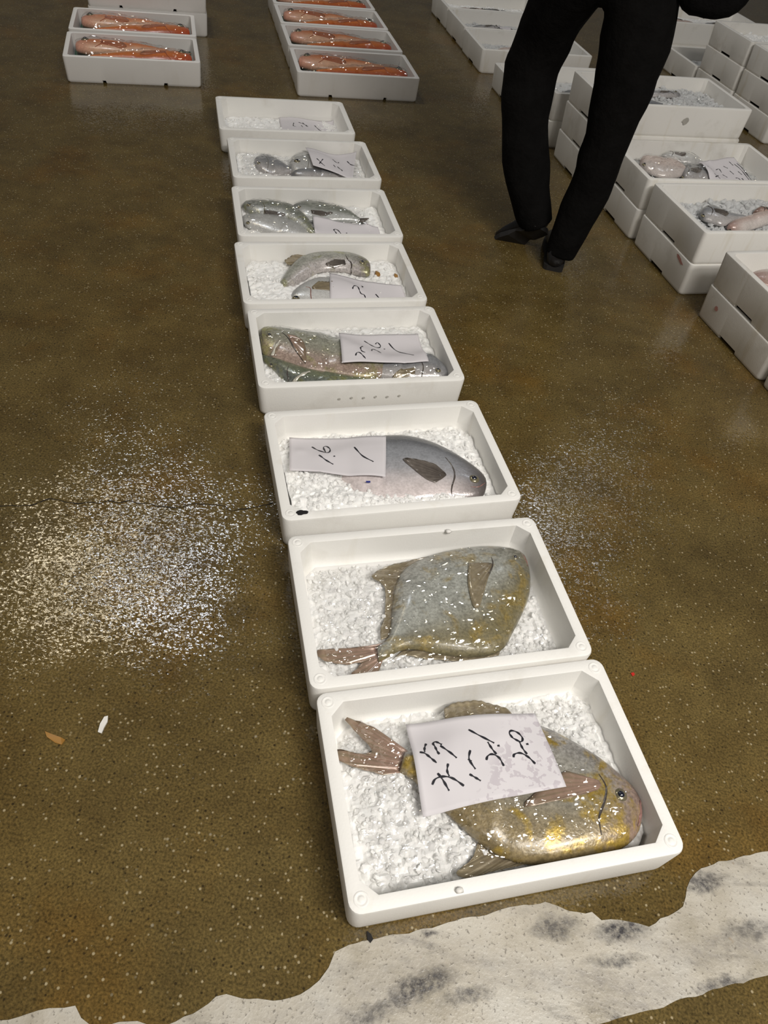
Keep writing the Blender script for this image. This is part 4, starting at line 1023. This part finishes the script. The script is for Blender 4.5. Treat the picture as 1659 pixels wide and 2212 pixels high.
film('R', 'clear film over the pale pink fish and blue-black fish', None, 29, .006, (70, 46), mat='film2')
note('R', [(-0.0051,-0.1147),(0.2123,-0.1264),(0.258,0.153),(0.0112,0.0421)],
 [[(0.0223,-0.0185),(0.0438,-0.0019),(0.0458,-0.0343)],[(0.0856,0.0057),(0.1084,0.0195),(0.104,-0.0106)],[(0.1435,0.0457),(0.158,0.0309)],[(0.1981,0.0917),(0.2016,0.0621)],[(0.0323,-0.0632),(0.0472,-0.0673),(0.0575,-0.0797)],[(0.0321,-0.0811),(0.0606,-0.0566)],[(0.0972,-0.0314),(0.1123,-0.0487)],[(0.1562,0.01),(0.1617,-0.0154)],[(0.0244,-0.108),(0.0467,-0.1118)],[(0.0795,-0.0904),(0.0967,-0.0846),(0.1054,-0.097)],[(0.1548,-0.0464),(0.1667,-0.0457),(0.1693,-0.0627)],[(0.1984,0.0125),(0.2037,-0.013)],[(0.148,-0.0818),(0.1698,-0.0956)],[(0.185,-0.0447),(0.185,-0.0869)],[(0.2153,0.0768),(0.2238,0.0297),(0.2153,-0.0531)],[(0.2353,0.0888),(0.2377,0.0359),(0.2247,-0.0627)]],
 .0042, 'paper note covered with many scribbled lines beside the filmed fish', corner=(0, 0, .012, .004), fn=lambda u, v: .012 * v * math.sin(u * PI))
ice('Q', lambda x, y: .062 + .014 * smooth((y - .02) / .1) * smooth((x + .15) / .1), 'lumpy melting ice between the grey fish and the pink fish', (56, 36), .011, 420, (.010, .024), seed=83, mat='icegrey')
ridge_fish('Q', 'grey_fish', 'blue-grey fish near the left wall of the lumpy ice box', GR, 'grey', 'silver',
  [(-0.2142,0.0352),(-0.182,0.0714),(-0.1319,0.0975),(-0.1115,0.072),(-0.0934,0.043),(-0.0585,0.023),(-0.0244,0.0145)],
  [(-0.2142,0.0352),(-0.2192,-0.0071),(-0.197,-0.028),(-0.1733,-0.0522),(-0.1331,-0.0488),(-0.0777,-0.0211),(-0.0356,-0.0034)], .076, .026, [(-0.218,0.0043)][0], .009)
ridge_fish('Q', 'pink_fish', 'salmon pink fish by the near wall of the lumpy ice box', GR, 'pink', 'wet',
  [(-0.1569,-0.0694),(-0.1231,-0.0385),(-0.0634,-0.0105),(0.0118,0.0218),(0.0691,0.0365),(0.1128,0.0294)],
  [(-0.1569,-0.0694),(-0.1427,-0.0898),(-0.0993,-0.0935),(-0.0427,-0.0767),(0.0216,-0.0492),(0.0795,-0.0211)], .076, .026, [(-0.1538,-0.089)][0], .008)
ridge_fish('Q', 'brown_fish', 'brownish fish behind the salmon pink one at the right edge', GR, 'brown', 'wet',
  [(0.0342,0.051),(0.0668,0.077),(0.1059,0.081),(0.1502,0.0739),(0.1846,0.0518)],
  [(0.0342,0.051),(0.0443,0.0291),(0.071,0.0147),(0.1145,0.0076),(0.1647,0.0223)], .074, .024, [(0.0304,0.0234)][0], .007)
ice('S', lambda x, y: .080, 'grey ice filling the top box of the three-high stack', (56, 36), .008, 420, (.008, .018), seed=85, mat='icegrey')
plain_fish('S', .02, .06, .1, .24, .07, 'grey', 'silver', 'grey_fish', 'grey fish half sunk in the ice of the three-high stack', .084, .014)
plain_fish('S', -.10, -.05, 2.9, .22, .07, 'grey', 'silver', 'grey_fish', 'second grey fish in the ice, nearer to the right leg', .084, .014)
ice('P', lambda x, y: .055, 'ice in the box with the pale pink fish at the right edge', (44, 28), .005, 60, seed=87)
plain_fish('P', -.06, .07, PI - .15, .44, .15, 'pink', 'wet', 'pale_fish', 'pale pink fish in the top box at the right photo edge', .068, .030, eye=False)
plain_fish('P', -.08, -.06, PI - .25, .40, .11, 'grey', 'silver', 'dark_fish', 'dark blue-grey fish in front of the pale pink fish at the right photo edge', .068, .028)
ice('U1', lambda x, y: .058, 'ice in the nearest box of the row beside the left knee', (44, 28), .007, 160, (.008, .016), seed=91, mat='icegrey')
plain_fish('U1', -.12, -.02, .3, .24, .08, 'pink', 'wet', 'pinkish_fish', 'pinkish grey fish in the nearest box beside the left knee', .070)
plain_fish('U1', -.02, -.10, 2.8, .26, .09, 'grey', 'silver', 'grey_fish', 'grey fish near the wall of the nearest box beside the left knee', .070)
ice('U2', lambda x, y: .058, 'ice in the box with the crumpled note beside the left thigh', (44, 28), .007, 160, (.008, .016), seed=93, mat='icegrey')
plain_fish('U2', -.16, -.02, .2, .24, .09, 'grey', 'silver', 'grey_fish', 'dark-backed fish left of the crumpled note', .072)
plain_fish('U2', .02, -.08, 2.9, .24, .10, 'grey', 'silver', 'grey_fish', 'grey fish touching the crumpled note', .072)
note('U2', [(-0.0696,-0.0681),(-0.0173,-0.1203),(0.0409,0.0131),(-0.0173,0.0954)], [], .003, 'small crumpled blank note beside the left thigh', fn=lambda u, v: .012 * v)
ice('U3', lambda x, y: .062, 'ice in the farthest box of the row beside the left thigh', (44, 28), .007, 160, (.008, .016), seed=95)
plain_fish('U3', .06, -.08, 3.0, .28, .10, 'grey', 'silver', 'grey_fish', 'dark arched fish in the farthest box beside the left thigh', .076)
plain_fish('U3', -.16, -.06, .1, .26, .09, 'pink', 'wet', 'pinkish_fish', 'pinkish fish at the left of the farthest box beside the left thigh', .074)
ice('T3', lambda x, y: .062, 'ice in the box seen between the legs', (40, 26), .006, 100, (.008, .016), seed=97, mat='icegrey')
plain_fish('T3', -.20, -.09, .4, .22, .09, 'grey', 'silver', 'grey_fish', 'grey fish in the box corner seen between the legs', .080)
ice('T2', lambda x, y: .058, 'ice in the single box left of the left knee', (30, 20), .005, 0, seed=98)
ice('V1', lambda x, y: .074, 'pale ice in the tall three-high stack at top right', (40, 26), .008, 160, (.010, .022), seed=99)
plain_fish('V1', -.10, -.12, .15, .30, .07, 'grey', 'silver', 'blue_fish', 'blue-grey fish by the near wall of the tall stack at top right', .084)
ice('V0', lambda x, y: .070, 'ice in the nearer tall stack cut by the right edge', (30, 20), .006, 40, (.010, .02), seed=101)
ice('W', lambda x, y: .060, 'ice in the low box right of the right leg', (36, 24), .006, 100, (.008, .018), seed=103, mat='icegrey')
plain_fish('W', -.20, -.10, .3, .22, .07, 'grey', 'silver', 'grey_fish', 'grey fish in the corner of the low box right of the right leg', .074)
ice('X', lambda x, y: .070, 'ice in the box under the dark bag at top right', (36, 24), .005, 60, seed=105)
plain_fish('X', -.20, -.10, 2.8, .26, .10, 'pink', 'wet', 'pinkish_fish', 'pinkish fish in the box under the dark bag at top right', .088)
plain_fish('X', .0, -.10, .3, .22, .08, 'grey', 'silver', 'grey_fish', 'grey fish right of the pinkish one under the dark bag', .088)

# ------------------------------------------------------------------ marks on boxes, litter on the floor
def blob(name, parent, org, ux, uy, sx, sy, mat, seed, lift=.0006, n=22, label=None):
    V = [tuple(org[k] for k in range(3))]; F = []
    nz = Vector(ux).cross(Vector(uy)).normalized()
    O = Vector(org) + nz * lift
    V = [O]
    for i in range(n):
        t = 2 * PI * i / n; r = 1 + .35 * noise.noise(Vector((math.cos(t) * 1.7, math.sin(t) * 1.7, seed)))
        V.append(O + Vector(ux) * sx * r * math.cos(t) + Vector(uy) * sy * r * math.sin(t))
    for i in range(n): F.append((0, 1 + i, 1 + (i + 1) % n))
    o = link(name, V, F, M[mat], parent, smooth_=False)
    if label: o['label'] = label
    return o
LS, WS, HS = DIM['S']
blob('red_smear', BOXOBJ['Q1'], (-LS / 2, -WS / 2 + .075, HS - .018), (0, -1, -.3), (0, -.3, 1), .026, .006, 'red_mark', 2, label='red smear')
blob('red_smear', BOXOBJ['P1'], (-LS / 2, WS / 2 - .085, .075), (0, -1, 0), (0, 0, 1), .009, .009, 'red_mark', 4, label='red dot')
blob('grime_spot', BOXOBJ['S'], (.035, -WS / 2, .068), (1, 0, .3), (-.3, 0, 1), .016, .012, 'grime', 6, label='grey dirt spot')
LM, WM, HM = DIM['M']
blob('chipped_corner', BOXOBJ['M3'], (-LM / 2 + .046, -WM / 2 + .020, HM), (1, 0, 0), (0, 1, 0), .013, .008, 'dark', 9, .0008, label='dark chip in the rim')

for k in range(6):
    blob('grey_dot', BOXOBJ['M4'], (-.07 + .034 * k, -WM / 2, .050 + .002 * (k % 2)), (1, 0, 0), (0, 0, 1), .0040, .0034, 'dot', 20 + k)
def litter(name, px, z, mat, label, cat, bend=.0):
    P = px; c = sum((Vector(p) for p in P), Vector((0, 0))) / len(P)
    V = [(p[0] - c.x, p[1] - c.y, z + bend * ((i % 3) == 0)) for i, p in enumerate(P)] + [((p[0] - c.x) * .96, (p[1] - c.y) * .96, 0.0003) for p in P]
    n = len(P); F = [tuple(range(n)), tuple(reversed(range(n, 2 * n)))] + [(i, i + n, (i + 1) % n + n, (i + 1) % n) for i in range(n)]
    o = link(name, V, F, M[mat], smooth_=False, mw=Matrix.Translation((c.x, c.y, 0))); fix_normals(o); tag(o, label, cat); return o
litter('foam_chip', [(-0.4594,0.6022),(-0.4614,0.6189),(-0.4591,0.6336),(-0.4531,0.6366),(-0.4499,0.6256),(-0.4516,0.6139),(-0.4519,0.6007)], .004, 'chip', 'small white chip on the wet floor at lower left', 'litter')
litter('leaf_scrap', [(-0.5522,0.5872),(-0.5411,0.5854),(-0.5204,0.5815),(-0.5103,0.5777),(-0.5131,0.5681),(-0.5258,0.5696),(-0.5445,0.5774)], .003, 'leaf', 'brown leaf scrap on the floor left of the white chip', 'litter', .002)
def crumb(b, px, r, label):
    rnd = random.Random(r * 1e5); V = []; F = []
    for a in range(6):
        ph = PI * a / 5
        for i in range(9):
            t = 2 * PI * i / 9; q = r * rnd.uniform(.75, 1.2); V.append((q * math.sin(ph) * math.cos(t) * 1.3, q * math.sin(ph) * math.sin(t), r * .6 * (1 - math.cos(ph))))
    for a in range(5):
        for i in range(9): k = (i + 1) % 9; F.append((a * 9 + i, a * 9 + k, (a + 1) * 9 + k, (a + 1) * 9 + i))
    tag(link('foam_crumb', V, F, M['chip'], mw=frame(b) @ Matrix.Translation((px[0][0], px[0][1], DIM['M'][2] + .0002))), label, 'crumb')
crumb('M2', [(0.073,0.163)], .0062, 'white foam crumb on the far rim of the box without a note')
crumb('M1', [(-0.1137,-0.1843)], .0055, 'white foam crumb on the near rim of the nearest box')
litter('red_scrap', [(0.5785,0.9198),(0.585,0.9233),(0.5874,0.9179),(0.5817,0.9123)], .002, 'redbit', 'tiny red scrap on the floor right of the middle row', 'litter')
litter('dark_scrap', [(0.0799,0.345),(0.0864,0.3418),(0.0919,0.3345),(0.0881,0.3286),(0.0823,0.3331)], .004, 'dark', 'dark scrap at the near left corner of the nearest box', 'litter')

# ================================================================== the person
def skin_mesh(name, pts, edges, rad, mat, root=0, sub=2, parent=None, wr=0., wf=9.):
    me = bpy.data.meshes.new(name); me.from_pydata([tuple(p) for p in pts], edges, []); me.update()
    o = bpy.data.objects.new(name, me); COL.objects.link(o)
    md = o.modifiers.new('Skin', 'SKIN'); md.use_smooth_shade = True
    sv = me.skin_vertices[0].data
    for i, r in enumerate(rad):
        r = (r, r) if not isinstance(r, tuple) else r
        sv[i].radius = r; sv[i].use_root = (i == root)
    sb = o.modifiers.new('Sub', 'SUBSURF'); sb.levels = sub; sb.render_levels = sub
    dg = bpy.context.evaluated_depsgraph_get()
    m2 = bpy.data.meshes.new_from_object(o.evaluated_get(dg)); m2.name = name
    bpy.data.objects.remove(o)
    for v in m2.vertices:
        if wr:
            n = noise.noise_vector(Vector((v.co.x * wf, v.co.y * wf, v.co.z * wf * 1.9))); v.co += n * wr
    m2.polygons.foreach_set('use_smooth', [True] * len(m2.polygons))
    m2.materials.clear(); m2.materials.append(mat)
    o = bpy.data.objects.new(name, m2); COL.objects.link(o)
    if parent: o.parent = parent; o.matrix_parent_inverse = parent.matrix_world.inverted()
    return o
RL = [(0.5189,2.78,0.9194),(0.5441,2.765,0.7832),(0.5486,2.745,0.6523),(0.5454,2.725,0.4707),(0.5373,2.71,0.3026),(0.5226,2.7,0.2077),(0.5035,2.69,0.1093),(0.4967,2.688,0.0599),(0.4954,2.688,0.0523)]
LL = [(0.32,2.8,0.8897),(0.2886,2.9,0.7367),(0.277,2.93,0.6518),(0.2579,2.95,0.5735),(0.2658,2.91,0.4544),(0.2932,2.87,0.3352),(0.337,2.83,0.2123),(0.3779,2.8,0.1317),(0.394,2.79,0.1028),(0.397,2.79,0.0979)]
HC = (Vector(RL[0]) + Vector(LL[0])) / 2
person = empty('person', Matrix.Translation((HC.x, HC.y - .05, 0)))
tag(person, 'person in black trousers and black shoes walking away between the rows', 'person')
pts = [HC + Vector((0, 0, .13)), HC + Vector((0, 0, .05))] + [Vector(p) for p in RL] + [Vector(p) for p in LL]
ed = [(0, 1), (1, 2)] + [(i, i + 1) for i in range(2, 10)] + [(1, 11)] + [(i, i + 1) for i in range(11, 20)]
rad = [.165, .150, .118, .126, .112, .088, .080, .076, .070, .068, .066, .118, .108, .104, .100, .094, .092, .085, .076, .070, .068]
skin_mesh('trousers', pts, ed, rad, M['black'], 1, 2, person, .009, 7)
# body under the clothes: torso, neck, head with nose, arms bent forward, hands with fingers, legs to the ankles
B = []; E = []; Rd = []
def bv(p, r, par=None):
    B.append(Vector(p)); Rd.append(r)
    if par is not None: E.append((par, len(B) - 1))
    return len(B) - 1
pel = bv(HC + Vector((0, 0, .06)), .10)
ch = bv(HC + Vector((0, -.01, .34)), .10, pel); ch2 = bv(HC + Vector((0, 0, .50)), .09, ch)
nk = bv(HC + Vector((0, .015, .60)), .050, ch2); nk2 = bv(HC + Vector((0, .03, .66)), .050, nk)
h1 = bv(HC + Vector((0, .045, .72)), (.070, .080), nk2); h2 = bv(HC + Vector((0, .045, .79)), (.076, .094), h1); h3 = bv(HC + Vector((0, .04, .86)), (.055, .065), h2)
bv(HC + Vector((0, .155, .755)), .012, h2)
WR = {}
for s in (-1, 1):
    sh = bv(HC + Vector((.17 * s, 0, .50)), .050, ch2); el = bv(HC + Vector((.235 * s, -.03, .24)), .040, sh)
    w = bv(HC + Vector((.15 * s, .20, .21)), .026, el); pm = bv(HC + Vector((.135 * s, .27, .21)), (.040, .018), w)
    for k in range(4):
        q = -.027 + .018 * k; l = (.062, .072, .068, .052)[k]
        a = bv(HC + Vector(((.13 + q) * s, .315, .212)), .0085, pm); a2 = bv(HC + Vector(((.13 + q) * s, .315 + l * .5, .207)), .0075, a); bv(HC + Vector(((.128 + q) * s, .315 + l * .8, .185)), .0065, a2)
    a = bv(HC + Vector((.085 * s, .265, .212)), .010, pm); bv(HC + Vector((.070 * s, .30, .205)), .008, a)
for L_ in (RL, LL):
    pv = pel
    for i, p in enumerate(L_[::2]): pv = bv(p, (.07, .065, .05, .04)[min(i, 3)], pv)
skin_mesh('body', B, E, Rd, M['skin'], 0, 2, person)
J = []; JE = []; JR = []
def jv(p, r, par=None):
    J.append(HC + Vector(p)); JR.append(r)
    if par is not None: JE.append((par, len(J) - 1))
    return len(J) - 1
j0 = jv((0, 0, .10), (.195, .155)); j1 = jv((0, 0, .26), (.180, .135), j0); j2 = jv((0, 0, .40), (.185, .14), j1); j3 = jv((0, 0, .51), (.12, .10), j2); jv((0, .01, .58), .068, j3)
for s in (-1, 1):
    a = jv((.175 * s, 0, .50), .075, j3); b_ = jv((.235 * s, -.03, .24), .060, a); jv((.165 * s, .16, .212), .045, b_)
skin_mesh('jacket', J, JE, JR, M['jacket'], 0, 2, person, .006, 8)
hv = []; hf = []
c0 = HC + Vector((0, .035, .80))
for a in range(9):
    ph = PI * .62 * a / 8
    for i in range(20):
        t = 2 * PI * i / 20; k = 1 + .04 * noise.noise(Vector((math.cos(t) * 3, math.sin(t) * 3, a)))
        dz = math.cos(ph) * .105; front = .30 if (math.sin(t) > .3 and a > 4) else 0
        hv.append(c0 + Vector((.092 * k * math.sin(ph) * math.cos(t), .108 * k * math.sin(ph) * math.sin(t) - front * .18 * (a - 4) / 4, dz)))
for a in range(8):
    for i in range(20): k = (i + 1) % 20; hf.append((a * 20 + i, (a + 1) * 20 + i, (a + 1) * 20 + k, a * 20 + k))
o = link('hair', hv, hf, M['hair'], person); o.matrix_parent_inverse = person.matrix_world.inverted()

def shoe(heel, toe, up, ln):
    """leather shoe from heel to toe with a sole part"""
    hl, tv = Vector(heel), Vector(toe); fwd = (tv - hl).normalized(); upv = Vector(up); side = fwd.cross(upv).normalized(); upv = side.cross(fwd).normalized()
    st = [(0, .022, .045), (.02, .033, .075), (.12, .036, .088), (.30, .036, .090), (.42, .037, .078), (.55, .043, .062), (.72, .048, .050), (.87, .043, .040), (.96, .028, .030), (1., .010, .018)]
    V = []; F = []; n = 16
    for u, w, h in st:
        for i in range(n):
            t = 2 * PI * i / n; z = .016 + h * (.5 + .5 * math.sin(t)); x = w * math.copysign(abs(math.cos(t)) ** .8, math.cos(t))
            x *= 1 - .28 * clamp(math.sin(t)) 
            V.append(hl + fwd * (u * ln) + side * x + upv * z)
    for a in range(len(st) - 1):
        for i in range(n): k = (i + 1) % n; F.append((a * n + i, a * n + k, (a + 1) * n + k, (a + 1) * n + i))
    F.append(tuple(reversed(range(n)))); F.append(tuple((len(st) - 1) * n + i for i in range(n)))
    o = link('shoe', V, F, M['shoe'], person); o.matrix_parent_inverse = person.matrix_world.inverted(); fix_normals(o)
    V = []; F = []
    m = len(st)
    for z in (0, .020):
        for s in (-1, 1):
            for u, w, h in st:
                raise_ = .010 if (.36 < u < .55 and z == 0) else 0
                V.append(hl + fwd * (u * ln) + side * (w * 1.06 + .001) * s + upv * (z + raise_))
    for i in range(m - 1):
        F.append((i, i + 1, m + i + 1, m + i)); F.append((2 * m + i, 3 * m + i, 3 * m + i + 1, 2 * m + i + 1))
        F.append((i, 2 * m + i, 2 * m + i + 1, i + 1)); F.append((m + i, m + i + 1, 3 * m + i + 1, 3 * m + i))
    F.append((0, m, 3 * m, 2 * m)); F.append((m - 1, 3 * m - 1, 4 * m - 1, 2 * m - 1))
    s2 = link('sole', V, F, M['sole'], o, smooth_=False); fix_normals(s2)
shoe((.478, 2.640, 0), (.505, 2.91, 0), (0, 0, 1), .275)
shoe((.415, 2.735, .105), (.270, 2.86, -.055), (.25, .55, .8), .24)

# dark bag at the right hip
BC = [(0.7125,2.72,0.9465)][0]
bag = empty('shoulder_bag', Matrix.Translation(BC)); tag(bag, 'dark rounded bag hanging beside the right hip of the walking person', 'bag')
V = []; F = []; n = 24
for a in range(13):
    ph = -PI / 2 + PI * a / 12
    for i in range(n):
        t = 2 * PI * i / n
        ce = lambda v, e: math.copysign(abs(v) ** e, v)
        V.append((.115 * ce(math.cos(ph), .7) * ce(math.cos(t), .7), .055 * ce(math.cos(ph), .7) * ce(math.sin(t), .8), .115 * ce(math.sin(ph), .8) + .006 * noise.noise(Vector((a * .4, math.cos(t) * 2, math.sin(t) * 2)))))
for a in range(12):
    for i in range(n): k = (i + 1) % n; F.append((a * n + i, a * n + k, (a + 1) * n + k, (a + 1) * n + i))
o = link('bag_body', V, F, M['jacket'], bag)
SP = resample([Vector((-.10, 0, .06)), Vector((-.16, 0, .22)), HC + Vector((.19, .0, .56)) - Vector(BC), Vector((-.10, .03, .30)), Vector((.06, .02, .09))], 40)
V = []; F = []
for i, p in enumerate(SP):
    for dy, dx in ((-.014, 0), (.014, 0), (.014, .003), (-.014, .003)): V.append(p + Vector((dx, dy, 0)))
for i in range(39):
    for k in range(4): F.append((i * 4 + k, i * 4 + (k + 1) % 4, (i + 1) * 4 + (k + 1) % 4, (i + 1) * 4 + k))
link('bag_strap', V, F, M['jacket'], bag)

# ------------------------------------------------------------------ light: the hall's hanging lamps, one added fill lamp, and the dim hall around
def lamp(x, y, power, col, sx=1.2, sy=.5, z=5.0, rot=.318):
    l = bpy.data.lights.new('hall_or_fill_lamp', 'AREA'); l.shape = 'RECTANGLE'; l.size = sx; l.size_y = sy; l.energy = power; l.color = col
    o = bpy.data.objects.new('hall_or_fill_lamp', l); COL.objects.link(o); o.location = (x, y, z); o.rotation_euler = (0, 0, rot)
WARM, COOL, NEU = (1, .86, .62), (.86, .92, 1), (1, .96, .90)
lamp(-2.95, 4.35, 34, WARM, .8, .4); lamp(-2.12, 4.72, 44, COOL, .4, .4)
lamp(2.0, 6.3, 12, COOL, .3, .3); lamp(2.4, -.8, 150, NEU, 1.2, .5, 4.); lamp(1.2, -.6, 75, NEU, 1.2, .5, 4.); lamp(2.4, -2.8, 105, NEU, 2, 1); lamp(-.8, -2.2, 42, NEU, 1.2, .5, 4.)  # last one is an added fill, lifting the boxes' right inner walls
w = bpy.data.worlds.new('hall'); SC.world = w; w.use_nodes = True
bg = w.node_tree.nodes['Background']; bg.inputs[0].default_value = (1, .95, .88, 1); bg.inputs[1].default_value = .075

# ------------------------------------------------------------------ camera
R_, U_, BK, FPX, CH = [[0.987368,0.114851,0.109152],[-0.158445,0.715707,0.680191],[-0.0,-0.688893,0.724863],1614.89,1.34387]
cd = bpy.data.cameras.new('camera'); cam = bpy.data.objects.new('camera', cd); COL.objects.link(cam)
cam.matrix_world = Matrix(((R_[0], U_[0], BK[0], 0), (R_[1], U_[1], BK[1], 0), (R_[2], U_[2], BK[2], CH), (0, 0, 0, 1)))
cd.sensor_fit = 'VERTICAL'; cd.sensor_height = 24; cd.sensor_width = 18; cd.lens = FPX * 24 / 2212; cd.clip_start = .02
SC.camera = cam
SC.view_settings.view_transform = 'Standard'; SC.view_settings.look = 'None'; SC.view_settings.exposure = -.14; SC.view_settings.gamma = 1
SC.view_settings.use_curve_mapping = False
SC.cycles.max_bounces = 8; SC.cycles.transparent_max_bounces = 12; SC.cycles.caustics_reflective = False; SC.cycles.caustics_refractive = False
SC.cycles.sample_clamp_indirect = 4
